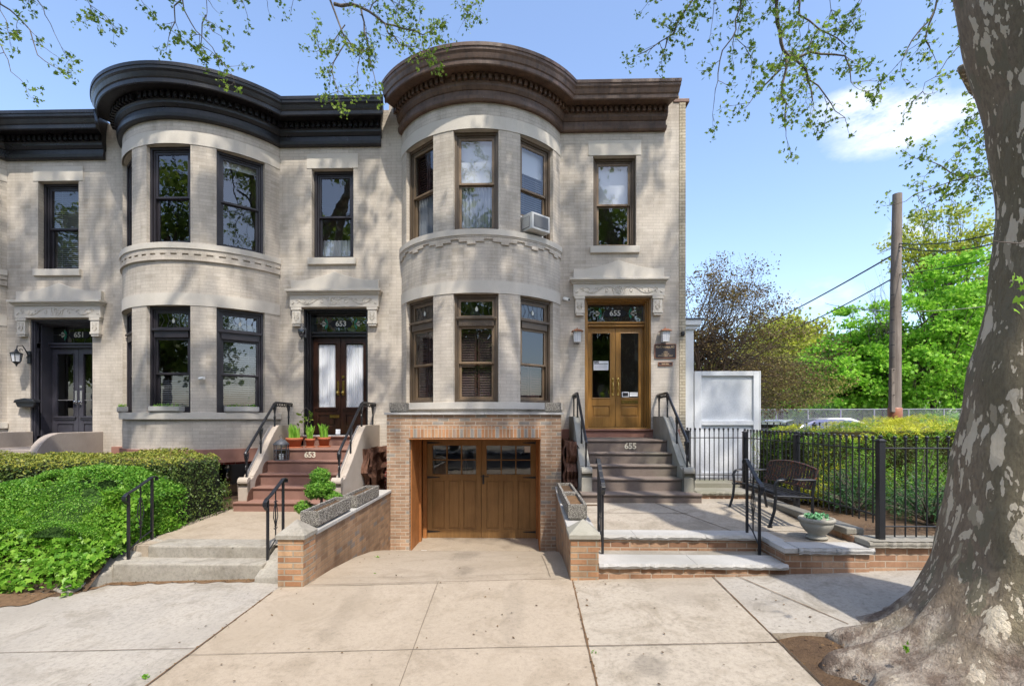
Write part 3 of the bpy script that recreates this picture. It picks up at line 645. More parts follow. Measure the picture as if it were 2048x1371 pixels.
def house(root,ox,st):
    brown=(st=='655'); fr=mBronze if brown else mFrameBlk; sa=mBronzeL if brown else mFrameBlk
    xr=3.31 if brown else XR
    # facade wall
    wx0,wx1,wz0,wz1=1.48,2.395,3.66,5.61; dx0,dx1,dz0,dz1=1.30,2.71,-.24,2.57
    xj=XB+RB*math.sin(AJ); zb=-.43 if not brown else -.24
    m=MB()
    wallgrid(m,[XL,XB-RB*math.sin(AJ)],[zb,6.86],[],flatm); m.build('party_strip',[mBrick],root); m=MB()
    wallgrid(m,[xj,xr],[zb,6.86],[(wx0,wx1,wz0,wz1),(dx0,dx1,zb if st!='655' else dz0,dz1,.14 if st!='651' else .3)],flatm)
    m.build('facade_wall',[mBrick],root)
    # bay wall
    U=RB*AJ; aw=RB*AL
    hs=[(RB*t-aw,RB*t+aw,z0,z1) for t in (-TH,0,TH) for z0,z1 in ((.30,2.42),(3.64,5.60))]
    m=MB(); wallgrid(m,[-U,U],[.10 if brown else -.43,6.6],hs,bay); 
    if not brown: pass
    m.build('bay_wall',[mBrick],root)
    # bands of limestone round the bay, pierced only by the windows below them
    for z0,z1,d,nm in ((2.42,2.66,-.012,'lintel_course'),(5.60,5.85,-.012,'lintel_course')):
        m=MB(); slab(m,-U,U,z0,z1,d,.02,bay); m.build(nm,[mLime],root)
    m=MB(); slab(m,-U,U,3.53,3.645,-.05,.04,bay); m.build('sill_course',[mLime],root,bevel=.004)
    m=MB(); slab(m,-U,U,.17,.305,-.06,.04,bay); m.build('sill_course',[mLime],root,bevel=.004)
    m=MB()
    if brown:   # stepped brick corbel table
        n=26; du=2*U/n
        slab(m,-U,U,3.50,3.53,-.035,.0,bay,step=.1)
        for i in range(n):
            u0=-U+du*i; ph=i%4
            if ph==0: slab(m,u0,u0+du,3.36,3.50,-.028,0,bay)
            elif ph in (1,3): slab(m,u0,u0+du,3.41,3.50,-.028,0,bay)
            else: slab(m,u0,u0+du,3.46,3.50,-.028,0,bay)
        m.build('corbel_course',[mBrick],root)
    else:
        slab(m,-U,U,3.48,3.53,-.03,0,bay,step=.1); slab(m,-U,U,3.32,3.40,-.03,0,bay,step=.1); slab(m,-U,U,3.30,3.32,-.04,0,bay,step=.1)
        n=20; du=2*U/n
        for i in range(n):
            u0=-U+du*i; slab(m,u0,u0+du*.45,3.40,3.48,-.03,0,bay); slab(m,u0+du*.45,u0+du,3.435,3.48,-.03,0,bay)
        m.build('corbel_course',[mBrick],root)
    # flat window lintel, sill
    m=MB(); m.box(1.375,2.50,-.012,.02,5.61,5.93); m.build('lintel',[mLime],root,bevel=.004)
    m=MB(); m.box(1.41,2.46,-.06,.06,3.52,3.662); m.build('sill',[mLime],root,bevel=.004)
    hood(root)
    if not brown:
        m=MB(); slab(m,-U,U,-.70,-.43,-.05,.1,bay); m.box(xj-.03,1.14,-.05,.1,-.69,-.43)
        m.build('base_course',[mRedBand],root,bevel=.005)
        for a_,b_ in ((XL,XB-RB*math.sin(AJ)),(2.95,xr)): m=MB(); m.box(a_,b_,-.05,.1,-.68,-.43); m.build('base_course',[mRedBand],root,bevel=.005)
        m=MB(); wallgrid(m,[-U,U],[-2.6,-.70],[(-1.6,-.7,-1.7,-.74),(.6,1.65,-1.7,-.74)],bay,.3); wallgrid(m,[XL,XB-RB*math.sin(AJ)],[-2.6,-.68],[],flatm); wallgrid(m,[xj,xr],[-2.6,-.68],[],flatm); m.build('basement_wall',[mRedBrick],root)
        [(lambda q:(slab(q,a_,b_,-1.7,-.74,.2,.22,bay,1),q.build('basement_window',[mFrameBlk,mDarkGlass],root)))(MB()) for a_,b_ in ((-1.6,-.7),(.6,1.65))]
    else:
        for a_,b_ in ((xj+.01,1.12),(2.78,xr)): m=MB(); m.box(a_,b_,-.05,.1,-.50,-.24); m.build('base_course',[mRedBand],root,bevel=.005)
        m=MB(); wallgrid(m,[XL,XB-1.3],[-2.6,-.24],[],flatm); wallgrid(m,[XB+1.3,xr],[-2.6,-.5],[],flatm); m.build('basement_wall',[mRedBrick],root)
        m=MB(); m.box(3.31,3.44,-.012,.3,-2.6,6.72); m.box(3.40,3.441,.3,9,-2.6,6.6); m.build('side_wall',[mBrickSide],root)
        m=MB(); m.box(3.18,3.52,-.02,.6,6.72,6.80); m.build('side_cap',[mBrown],root,bevel=.01)
    # shell: party walls, floors, roof, rear
    m=MB(); xa,xb=XL+.012,(xr if brown else XR)-.012
    for x in (xa,xb): m.add([(x,.02,-2.6),(x,9,-2.6),(x,9,6.6),(x,.02,6.6)],[(0,1,2,3)])
    m.add([(xa,9,-2.6),(xb,9,-2.6),(xb,9,6.6),(xa,9,6.6)],[(0,1,2,3)])
    m.add([(xa,4.2,-2.6),(xb,4.2,-2.6),(xb,4.2,6.6),(xa,4.2,6.6)],[(0,1,2,3)])
    fan=lambda z,r:[(XB+r*math.sin(-AJ+2*AJ*i/16),YC-r*math.cos(-AJ+2*AJ*i/16),z) for i in range(17)]
    for z,mi in ((6.6,0),(3.0,0),(3.1,1),(-.26,1)):
        m.add([(xa,.05,z),(xb,.05,z),(xb,9,z),(xa,9,z)],[(0,1,2,3)],mi)
        if z>0: m.add(fan(z,RB-.03),[tuple(range(17))],mi)
    m.add(fan(.12,RB-.03),[tuple(range(17))],1)
    m.add([(.95,.05,-.26),(.95,4.2,-.26),(.95,4.2,3),(.95,.05,3)],[(0,1,2,3)],0)
    m.build('interior_shell',[mInner,mFloorIn],root)
    cornice(root,mCornB if brown else mCornK, {'655':0,'653':-.035,'651':-.04}[st])
    # windows
    wb=2*RB*math.sin(AL)-.012; wf=wx1-wx0-.012
    U_in={'655':[[('curtain',0,.52),('shutter',.5,1.)],[('shade',.50,1),('curtain',0,.5)],[('shade',.72,1.),('blind',.3,.72)]],
          '653':[[('blind',.5,1)],[('curtain',0,.0001)],[('shade',.93,1)]],'651':[[('blind',0,1)]]*3}[st]
    Lo={'655':[[('shutter',.0,.96)],[('shutter',0,.96)],[('shutter',0,.5)]],'653':[[('blind',0,.5)],[('blind',.0,.45)],[('blind',0,1.)]],'651':[[('blind',0,1)]]*3}[st]
    ac=0
    for i,t in enumerate((-TH,0,TH)):
        window(root,bayT(t),wb,3.645,5.597,fr,sa,None,U_in[i],low_open=.36 if (brown and i==2) else 0)
        window(root,bayT(t),wb,.305,2.417,fr,sa,(1.80,1.98),Lo[i],lead=not brown)
    window(root,flT((wx0+wx1)/2),wf,3.662,5.607,fr,sa,None,{'655':[('shade',.5,1)],'653':[('curtain',0,.25)],'651':[('blind',0,1)]}[st])
    door_unit(root,st,{'655':mGold,'653':mBlack,'651':mDoorBlack}[st],{'655':mGold,'653':mWalnut,'651':mDoorBlack}[st],st,.30 if st!='651' else .42,-.24 if brown else -.19)
    if st=='651':
        m=MB(); 
        m.box(1.335,1.36,.05,.40,-.15,2.53); m.ring(.10,.36,0,1.95,.03,1.36,1.375,0,lambda x,y,z:(y,x,z)); m.ring(.10,.36,2.06,2.48,.03,1.36,1.375,0,lambda x,y,z:(y,x,z))
        m.build('door_lining',[mDoorBlack],root)
H=[]
for ox,oz,st,lb in ((0,0,'655','pale brick row house with brown bow-front cornice, bronze windows and golden oak doors'),
                 (-6.1,-.2,'653','pale brick row house with glossy black cornice, black windows and walnut double doors'),
                 (-12.2,-.4,'651','pale brick row house cut off at the left edge, with charcoal doors')):
    r=thing('row_house',lb,'house',(ox,0,oz),group='row of brick houses with bow fronts'); house(r,ox,st); H.append(r)
# ================================================================ GARAGE under the brown bay
gx0,gx1,ox0,ox1=-2.62,.70,-2.19,.31; gy=-1.25
g=thing('garage','tan brick garage front below the brown bow, stone cap on top','garage',(gx0,gy,-2.6))
O=Vector(g.location); 
def off(m,o=O): m.v=[tuple(Vector(p)-o) for p in m.v]; return m
def obuild(m,name,mats,par,o,bevel=0):
    """build with uv taken in world metres, then shift the vertices to the parent's origin"""
    ob=m.build(name,mats,par,bevel=bevel)
    ob.data.transform(Matrix.Translation(-Vector(o))); return ob
def gw(v): return v
m=MB()
wallgrid(m,[gx0,gx1],[-2.62,.055],[(ox0,ox1,-2.62,-.41,.12),(ox0-.0,ox1,-.41,-.40,.0)],lambda u,z,d:(u,gy+d,z))
for x in (gx0,gx1): m.add([(x,gy,-2.62),(x,0,-2.62),(x,0,.055),(x,gy,.055)],[(0,1,2,3)])
obuild(m,'garage_wall',[mTan],g,O)
m=MB(); m.box(ox0,ox1+.0,gy-.012,gy+.01,-.375,-.165); obuild(m,'soldier_course',[mSoldier],g,O)
m=MB(); 
xs=[gx0-.04,-1.75,-.75,.1,gx1+.04]
for a,b in zip(xs,xs[1:]): m.box(a+.001,b-.001,gy-.05,.0,.057,.10)
obuild(m,'stone_cap',[mBlue],g,O,.006)
m=MB(); m.box(ox0-.02,ox1+.02,gy+.005,-.02,-.412,-.37); m.box(ox0-.001,ox0+.02,gy+.12,-.45,-2.6,-.41); m.box(ox0+.0,ox0+.05,-.45,-.30,-2.6,-.41); m.box(ox1-.02,ox1+.001,gy+.12,-.06,-2.6,-.41)
m.box(ox0+.02,ox0+.10,-.10,.0,-2.6,-.44); m.box(ox1-.06,ox1-.02,-.10,.0,-2.6,-.44); m.box(ox0+.02,ox1-.02,-.10,.0,-.47,-.41)
m.box(ox0-.01,ox1+.01,gy-.006,gy+.12,-.412,-.395)
obuild(m,'door_jamb',[mOrange],g,O,.004)
da,db=ox0+.10,ox1-.06; dm=(da+db)/2
for s in (0,1):
    a,b=(da+.004,dm-.003) if s==0 else (dm+.003,db-.004); y0,y1=-.05,.0; z0,z1=-2.58,-.475
    l=MB(); l.box(a,a+.11,y0,y1,z0,z1); l.box(b-.11,b,y0,y1,z0,z1); l.box(a+.11,b-.11,y0,y1,z0,z0+.20); l.box(a+.11,b-.11,y0,y1,-1.34,-1.21); l.box(a+.11,b-.11,y0,y1,z1-.12,z1)
    w=(b-a-.22); 
    for k in (1,2):
        x=a+.11+w*k/3; l.box(x-.045,x+.045,y0,y1,z0+.20,-1.34); l.box(x-.014,x+.014,y0+.006,y1,-1.21,z1-.12)
    l.box(a+.11,b-.11,y0+.006,y1,(-1.21+z1-.12)/2-.012,(-1.21+z1-.12)/2+.012)
    l.box(a+.10,b-.10,y0+.025,y1-.004,z0+.19,-1.33)
    for k in range(3):
        x0_=a+.11+w*k/3+(.045 if k else 0)+.02; x1_=a+.11+w*(k+1)/3-(.045 if k<2 else 0)-.02; l.box(x0_,x1_,y0+.014,y0+.025,z0+.23,-1.37)
    DR=obuild(l,'garage_door',[mGarD],g,O,.004)
    p=MB(); p.add([(a+.11,y0+.025,-1.21),(b-.11,y0+.025,-1.21),(b-.11,y0+.025,z1-.12),(a+.11,y0+.025,z1-.12)],[(0,1,2,3)]); obuild(p,'pane',[mGlass],DR,O)
    for zz in (z0+.14,-1.275,z1-.06):
        h=MB(); sx=1 if s==0 else -1; xe=a if s==0 else b
        h.prism([(xe,zz-.025),(xe+sx*.26,zz-.008),(xe+sx*.28,zz),(xe+sx*.26,zz+.008),(xe,zz+.025)],y0-.006,y0); obuild(h,'hinge',[mIron],DR,O)
    if s==1:
        h=MB(); h.box(a+.02,a+.06,y0-.01,y0,-1.42,-1.22); h.tube([(a+.04,y0-.04,-1.38),(a+.04,y0-.05,-1.32),(a+.04,y0-.02,-1.24)],.009,6); h.box(a-.02,a+.16,y0-.02,y0-.005,-1.262,-1.248); obuild(h,'handle',[mIron],DR,O)
        h=MB(); h.box(b-.24,b-.12,y0+.018,y0+.022,-.74,-.61); obuild(h,'paper_notice',[mPaper],DR,O)
# garage interior
m=MB(); m.box(gx0+.02,gx1-.02,.02,3.6,-2.62,-2.6,0); m.add([(gx0+.02,3.6,-2.6),(gx1-.02,3.6,-2.6),(gx1-.02,3.6,-.30),(gx0+.02,3.6,-.30)],[(0,1,2,3)]); m.add([(gx0+.02,.02,-2.6),(gx0+.02,3.6,-2.6),(gx0+.02,3.6,-.30),(gx0+.02,.02,-.30)],[(0,1,2,3)]); m.add([(gx1-.02,.02,-2.6),(gx1-.02,3.6,-2.6),(gx1-.02,3.6,-.30),(gx1-.02,.02,-.30)],[(0,1,2,3)])
m.add([(gx0+.02,-1.2,-.30),(gx1-.02,-1.2,-.30),(gx1-.02,3.6,-.30),(gx0+.02,3.6,-.30)],[(0,1,2,3)])
obuild(m,'garage_interior',[mInner],g,O)
lad=MB()
for s in (0,1):
    x=-1.42+.26*s; lad.box(x-.025+.0,x+.025,.9,.94,-2.6,-.75); lad.box(x-.02,x+.02,1.3,1.34,-2.6,-.75)
for k in range(5): lad.box(-1.42,-1.16,.88,.95,-2.3+.33*k,-2.27+.33*k)
tag(lad.build('step_ladder',[mWhite],loc=(-1.3,1.1,-2.6)),'white step ladder seen through the left garage door glass','ladder')
def trough(cx,cy,cz,w,l,h,rz,label,group='pebble concrete troughs',fill=mSoil,mat=None):
    t=thing('planter_trough',label,'planter',(cx,cy,cz),rz,group)
    m=MB(); T=lambda x,y,z:(x,y,z); i=.035; b=.03
    o0=[(-w/2+b,-l/2+b,0),(w/2-b,-l/2+b,0),(w/2-b,l/2-b,0),(-w/2+b,l/2-b,0)]; o1=[(-w/2,-l/2,.03),(w/2,-l/2,.03),(w/2,l/2,.03),(-w/2,l/2,.03)]
    o2=[(p[0],p[1],h) for p in o1]; o3=[(p[0]*(1-2*i/w),p[1]*(1-2*i/l),h) for p in o1]; o4=[(p[0],p[1],h-.05) for p in o3]
    vs=o0+o1+o2+o3+o4; fs=[(3,2,1,0)]
    for k in range(4):
        for j in range(4): fs.append((k*4+j,k*4+(j+1)%4,(k+1)*4+(j+1)%4,(k+1)*4+j))
    m.add(vs,fs); m.build('trough',[mat or mAggr],t,bevel=.006)
    s=MB(); s.grid(lambda u,v:(-w/2+i+(w-2*i)*u,-l/2+i+(l-2*i)*v,h-.045+.012*math.sin(u*9+v*31)*math.cos(v*17)),6,16,0,None,True); s.build('soil',[fill],t)
    return t
trough(-2.63,-4.03,-1.345,.235,1.10,.20,0,'empty concrete trough at the street end of the sloped left driveway wall')
trough(-2.63,-2.66,-1.37,.235,1.12,.20,0,'empty concrete trough behind another on the left driveway wall, nearest the garage')
trough(.66,-3.95,-1.27,.235,1.0,.20,0,'concrete trough of brown gravel at the street end of the right driveway wall',fill=mNeedle)
trough(.68,-2.70,-1.30,.235,1.0,.20,0,'concrete trough on the right driveway wall next to the garage')
trough(-2.42,-1.10,.10,.32,.26,.19,0,'square pebbled planter on the left corner of the garage cap','pebbled corner planters'); trough(.55,-1.10,.10,.30,.26,.19,0,'square pebbled planter on the right corner of the garage cap','pebbled corner planters')
# ================================================================ STOOPS
def stoop(ox,oz,st,label,tops,Ys,base,xin,cheekt,ytop,yfoot,zfoot,mats,num):
    mst,mch,mchR=mats
    t=thing('stoop',label,'stoop',(ox+2,-1,oz+base),group='front stoops'); o=t.location.copy()
    xa0,xa1,xb0,xb1=xin   # inner faces: left back, left front, right back, right front
    zs=tops+[base]
    for i,(y,z) in enumerate(zip(Ys,tops)):
        m=MB(); last=(i==len(tops)-1)
        f=(-y)/2.6; a=xa0+(xa1-xa0)*f; b=xb0+(xb1-xb0)*f
        if last: a-=cheekt+.03; b+=cheekt+.05
        yb=Ys[i-1]+.0 if i else .0
        if last: yb=Ys[i]+.62
        zb_=base-.3
        m.box(ox+a,ox+b,y-.0,yb-.002 if not last else yb,zb_,oz*0+z-.03+0); m.box(ox+a-.0,ox+b,y-.025,yb-.003 if not last else yb,z-.03,z)
        S=obuild(m,'step',[mst],t,o,.008)
        if i==0 and num:
            text(num,.15,(ox+1.98-o.x,y-.004-o.y,z-.115-o.z),mNumC,S,'house_number',.006,bold=.004)
    # sill riser
    m=MB(); zt=-.24+oz if st=='655' else -.39
    m.box(ox+1.2,ox+2.78,.0,.32,tops[0]-.1,zt-.035); m.box(ox+1.19,ox+2.79,-.04,.32,zt-.035,zt-.003)
    obuild(m,'door_step',[mRedBand if st=='655' else mst],t,o,.006)
    for s in (0,1):
        xb_,xf_=(xa0,xa1) if s==0 else (xb0,xb1); sg=-1 if s==0 else 1
        zc=.03 if st=='655' else -.15
        if st=='651': zc=-.30
        prof=[(.0,base-.2),(.0,zc),(ytop,zc)]
        n=14; y0_,z0_=ytop,zc; y1_,z1_=yfoot+.06,zfoot+.06
        for k in range(1,n):
            u=k/n; prof.append((y0_+(y1_-y0_)*(u*.95+.0*u),z0_+(z1_-z0_)*(.62*u+.38*(3*u*u-2*u**3))))
        for k in range(7): a_=PI*.62-PI*.85*k/6; prof.append((yfoot+.05-.085*math.sin(a_)-.01,zfoot+.03+.07*math.cos(a_)))
        prof+=[(yfoot+.03,zfoot-.05),(yfoot,zfoot-.07),(yfoot,base+.13),(-.4,base+.13)] if False else [(yfoot+.02,zfoot-.06),(yfoot,zfoot-.075),(yfoot,base+.125),(yfoot+.05,base-.2)]
        def T(x,y,z,xb_=xb_,xf_=xf_,sg=sg): return (ox+xb_+(xf_-xb_)*(-y/2.6)+sg*x,y,z)
        m=MB()
        def strip(x0,x1,dz):
            pr=[(y,z+(dz if 1<=i<=n+1 else 0)) for i,(y,z) in enumerate(prof)]
            m.prism(pr,x0,x1,0,T,axis='x')
        strip(0,cheekt,-.018)
        for x0_,x1_ in ((.002,cheekt*.34),(cheekt*.66,cheekt-.002)):
            tp=prof[1:n+2]; m.prism([(y,z) for y,z in tp]+[(y,z-.05) for y,z in tp[::-1]],x0_,x1_,0,T,axis='x')
        C=obuild(m,'cheek_wall',[mchR if s else mch],t,o)
        if st=='653':   # painted quarter-round margins where treads meet the cheek
            q=MB()
            for i,(y,z) in enumerate(zip(Ys,tops)):
                if i==0 or i==len(tops)-1: continue
                zb2=zs[i+1] 
                pl=[(y,z+.0),(y,zb2),(y-.22,zb2)]+[(y-.22*math.cos(a*PI/12),zb2+(z-zb2)*math.sin(a*PI/12)) for a in range(1,6)]
                q.prism(pl,-.006,.004,0,T,axis='x')
            obuild(q,'painted_margin',[mRubble],C,o)
        # railing
        zr=zc+.45; xm=cheekt/2; P=lambda y,z:T(xm,y,z)
        yl=yfoot+.10; zl=zfoot+.52
        m=MB(); path=[P(-.06,zr-.05),P(-.03,zr),P(-.12,zr+.002),P(ytop+.06,zr+.002),P(ytop-.03,zr-.03)]+[P(ytop-.03+(yl-ytop+.03)*k/5,zr-.03+(zl-zr+.03)*k/5) for k in range(1,6)]+[P(yl-.02,zl-.03),P(yl-.015,zl-.07)]
        m.tube(path,.024,8)
        def sl(y): # cheek-top height under y
            best=zc
            for (ya,za),(yb2,zb3) in zip(prof[2:],prof[3:n+4]):
                if yb2<=y<=ya: return za+(zb3-za)*(ya-y)/max(1e-6,ya-yb2)
            return best
        def rz_(y): return zr if y>ytop-.03 else zr-.03+(zl-zr+.03)*(ytop-.03-y)/(ytop-.03-yl)
        RL=obuild(m,'handrail',[mIron],t,o)
        for y in (-.22,ytop+.0,(ytop+yl)/2-.02,yl+.02):
            p=MB(); zt_,zb4=rz_(y),sl(y); f=(lambda a,b,y=y:P(y+a,b))
            p.tube([f(0,zt_-.005),f(0,zb4-.03)],.016,6)
            hh=zt_-zb4
            for q in (-1,1):
                p.tube([f(q*.085,zt_-.02),f(q*.07,zt_-.10),f(q*.03,zt_-.17),f(q*.008,zt_-.26)],.010,5)
                p.tube(spiral(q*.045,zt_-.065,.032,.008,0 if q<0 else PI,(0 if q<0 else PI)+q*5,9,f),.008,5)
                p.tube(spiral(q*.038,zb4+hh*.36,.026,.007,PI/2,PI/2+q*5.5,9,f),.008,5)
                p.tube([f(q*.008,zb4+hh*.5),f(q*.03,zb4+hh*.44),f(q*.012,zb4+hh*.3)],.008,5)
            obuild(p,'baluster',[mIron],RL,o)
        # scroll frieze under the rail
        p=MB(); k=0; y=-.12
        while y>yl+.1:
            z=rz_(y)-.02
            p.tube([P(y,z),P(y-.03,z-.055),P(y-.06,z-.03),P(y-.09,z-.06-(.02 if y<ytop else 0)),P(y-.12,rz_(y-.12)-.02)],.008,4); y-=.13
        obuild(p,'scroll_work',[mIron],RL,o)
    return t
stoop(0,0,'655','weathered grey brownstone stoop with mossy cheek walls, number 655','655' and [-.415,-.624,-.812,-.995,-1.195],[-1.35,-1.75,-2.10,-2.45,-2.80],-1.33,(1.13,1.10,2.75,2.57),.17,-1.0,-2.56,-.90,(mBrownSt,mCheekR,mCheekR),'655')
stoop(-6.1,0,'653','brown painted stoop with cream cheek walls, number 653','653' and [-.60,-.80,-1.01,-1.21,-1.42],[-1.20,-1.50,-1.80,-2.10,-2.40],-1.575,(1.14,1.42,2.80,2.83),.17,-.95,-2.28,-1.12,(mBrownStep,mCheekL,mCheekL),'653')
t=thing('stoop','low stoop with plain pinkish cheek walls, half hidden behind the clipped hedge','stoop',(-10.1,-1,-1.9),group='front stoops'); o=t.location.copy()
m=MB(); m.box(-10.85,-9.4,-1.3,.55,-1.9,-.62); m.box(-10.85,-9.4,-1.7,-1.3,-1.9,-.82); m.box(-10.85,-9.4,-2.1,-1.7,-1.9,-1.0); obuild(m,'step',[mPink],t,o,.008)
for x0_,x1_ in ((-11.0,-10.83),(-9.42,-9.25)):
    m=MB(); pr=[(.0,-1.9),(.0,-.30),(-.95,-.30)]+[(-.95-.55*math.sin(k*PI/16),-.30-.55*(1-math.cos(k*PI/16))) for k in range(1,9)]+[(-2.2,-1.3),(-2.3,-1.4),(-2.3,-1.9)]
    m.prism(pr,x0_,x1_,axis='x'); obuild(m,'cheek_wall',[mPink],t,o,.01)
m=MB(); m.prism([(.0,-1.9),(.0,-.32),(-1.4,-.36),(-1.5,-.6),(-1.5,-1.9)],-11.75,-11.6,axis='x'); obuild(m,'side_slab',[mPink],t,o,.01)
# rough brownstone returns beside the stoops
def rubble(name,x0_,x1_,y0_,y1_,z0_,z1_,label,seed):
    f=vnoise(seed); m=MB(); ny,nz=14,14
    for xs_,fl in ((x0_,1),(x1_,0)):
        def P(u,v):
            y=y0_+(y1_-y0_)*u; z=z0_+(z1_-z0_)*v
            yl=y0_+(y1_-y0_)*(0 if True else 0)
            d=.05*float(f([[xs_,y*1.5,z*2.4]],5)[0]); edge=.13*float(f([[1.3,0,z*2.2]],8)[0])*(1-u)
            return (xs_+(d if fl==0 else -d),y+edge+ (1-u)*(1-v)*0,z)
        m.grid(P,ny,nz,0,None,False,bool(fl))
    def Q(u,v):
        z=z0_+(z1_-z0_)*v; e=.13*float(f([[1.3,0,z*2.2]],8)[0]); return (x0_+(x1_-x0_)*u,y0_+e+.04*float(f([[u*3,0,z*2.4]],7)[0]),z)
    m.grid(Q,6,14); m.box(x0_+.03,x1_-.03,y0_+.2,y1_,z0_,z1_-.02)
    return tag(m.build(name,[mRubble],loc=((x0_+x1_)/2,(y0_+y1_)/2,z0_)),label,'rubble wall',group='broken brownstone stubs beside the stoops')
rubble('brownstone_stub',-3.14,-3.0,-1.15,-.02,-2.2,-.60,'broken reddish brownstone stub beside the cream cheek wall',3)
rubble('brownstone_stub',.74,.92,-1.9,-.02,-2.2,-.42,'jagged dark brownstone stub left of the mossy cheek wall',5)
# ================================================================ GARDEN WALLS, STEPS, PLAZA
def gz(x,y): return -1.80+.032*(x-.65)+.05*min(0,y+5.1)
def pier(x0_,x1_,zb_,zt_,za,label,wallargs):
    t=thing('garden_wall',label,'wall',((x0_+x1_)/2,-4.9,zb_),group='driveway retaining walls'); o=t.location.copy()
    m=MB(); m.box(x0_,x1_,-5.07,-4.75,zb_-.3,zt_); obuild(m,'pier',[mPierBrick],t,o)
    m=MB(); c=.02; a=[(x0_-c,-5.09),(x1_+c,-5.09),(x1_+c,-4.73),(x0_-c,-4.73)]; vs=[(x,y,zt_+.001) for x,y in a]+[(x,y,zt_+.05) for x,y in a]+[((x0_+x1_)/2,-4.91,za)]
    m.add(vs,[(3,2,1,0),(0,1,5,4),(1,2,6,5),(2,3,7,6),(3,0,4,7),(4,5,8),(5,6,8),(6,7,8),(7,4,8)]); obuild(m,'pier_cap',[mStepC if x0_<0 else mCheekR],t,o,.004)
    (wa0,wa1,wb0,wb1,zf,zbk)=wallargs   # x range at front and back, cap height front/back
    m=MB(); yf,yb=-4.75,-1.25
    vs=[(wa0,yf,-2.8),(wa1,yf,-2.8),(wb1,yb,-2.8),(wb0,yb,-2.8),(wa0,yf,zf),(wa1,yf,zf),(wb1,yb,zbk),(wb0,yb,zbk)]
    m.add(vs,[(0,1,5,4),(1,2,6,5),(2,3,7,6),(3,0,4,7),(4,5,6,7)]); obuild(m,'wall',[mDriveBrick],t,o)
    m=MB(); k=5
    for i in range(k):
        u0,u1=i/k+.002,(i+1)/k-.002; L_=lambda a,b,u:a+(b-a)*u
        vs=[]
        for z in (.002,.05):
            for u in (u0,u1):
                y=L_(yf,yb,u)
                vs+=[(L_(wa0,wb0,u)-.02,y,L_(zf,zbk,u)+z),(L_(wa1,wb1,u)+.02,y,L_(zf,zbk,u)+z)]
        m.add(vs,[(0,2,3,1),(4,5,7,6),(0,1,5,4),(2,6,7,3),(0,4,6,2),(1,3,7,5)])
    obuild(m,'coping',[mBlue],t,o,.006)
mPierBrick=brick('wirecut_pier_brick',.20,.068,0,[(0,(.34,.17,.09)),(.35,(.52,.29,.16)),(.7,(.60,.38,.22)),(1,(.40,.27,.17))],(.40,.34,.26),stain=.35,msize=.009,bstr=1.0,fine=28)
mDriveBrick=brick('damp_brick',.21,.068,0,[(0,(.30,.185,.115)),(.5,(.42,.27,.165)),(.85,(.46,.29,.17)),(.92,(.27,.23,.20)),(1,(.27,.23,.20))],(.33,.24,.165),stain=.4,msize=.006,bstr=.5)
pier(-2.775,-2.485,-1.90,-1.37,-1.17,'brown brick driveway wall with a pyramid capped pier, left of the driveway',(-2.76,-2.50,-2.80,-2.55,-1.40,-1.42))
pier(.515,.825,-1.80,-1.345,-1.15,'brick driveway wall with a pyramid capped pier, between driveway and plaza',(.52,.80,.60,.86,-1.32,-1.35))
# steps up to the plaza of 655
mStepBrick=brick('wide_step_brick',.235,.072,0,[(0,(.28,.15,.09)),(.5,(.42,.24,.145)),(1,(.52,.33,.21))],(.48,.38,.29),stain=.4,msize=.008,bstr=1.0,fine=28)
def rough_slab(m,x0_,x1_,y0_,y1_,z0_,z1_,mi=0,seed=0):
    """flagstone with a hand split front edge"""
    n=max(2,int((x1_-x0_)/.05)); r=random.Random(seed+int(x0_*100))
    fr=[(x0_+(x1_-x0_)*i/n,y0_+r.uniform(-.012,.012)) for i in range(n+1)]
    vs=[]; 
    for x,y in fr: vs+=[(x,y+.012,z1_),(x,y-.004,(z0_+z1_)/2+r.uniform(-.01,.012)),(x,y+.01,z0_)]
    fs=[]
    for i in range(n):
        a=i*3; fs+=[(a,a+1,a+4,a+3),(a+1,a+2,a+5,a+4)]
    fs=[f[::-1] for f in fs]
    b=len(vs); vs+=[(x0_,y1_,z1_),(x1_,y1_,z1_),(x0_,y1_,z0_),(x1_,y1_,z0_)]
    fs+=[tuple([i*3 for i in range(n+1)]+[b+1,b]),tuple([i*3+2 for i in range(n,-1,-1)]+[b+2,b+3]),(0,b,b+2,2,1),(n*3,n*3+1,n*3+2,b+3,b+1),(b,b+1,b+3,b+2)]
    m.add(vs,fs,mi)
t=thing('plaza_steps','two brick steps with split bluestone treads leading up to the grey stoop','steps',(1.85,-4.8,-1.8)); o=t.location.copy()
m=MB(); m.box(.825,2.88,-5.05,-4.45,-2.0,-1.67); m.box(.827,2.88,-4.50,-3.9,-2.0,-1.485); obuild(m,'riser',[mStepBrick],t,o)
m=MB(); 
for a,b in ((.83,1.9),(1.904,2.90)): rough_slab(m,a,b,-5.09,-4.70,-1.668,-1.612,0,3)
for a,b in ((.83,1.35),(1.354,2.2),(2.204,2.90)): rough_slab(m,a,b,-4.54,-4.25,-1.483,-1.425,0,5)
obuild(m,'stone_tread',[mBlue],t,o)
m=MB(); m.box(.83,2.88,-4.70,-4.50,-1.668,-1.618); obuild(m,'tread_bed',[mStepC],t,o)
m=MB(); m.grid(lambda u,v:(.80+(3.76-.80)*u,-4.25+(1.5)*v,-1.43+.10*v),10,6); m.grid(lambda u,v:(2.90+(3.76-2.90)*u,-4.95+.70*v,-1.44+.006*v),4,4)
m.grid(lambda u,v:(.80+(3.76-.80)*u,-2.75+(2.7)*v,-1.33-.0*v),10,6)
struct(m,'plaza_pavement',[mConcR])
m=MB(); 
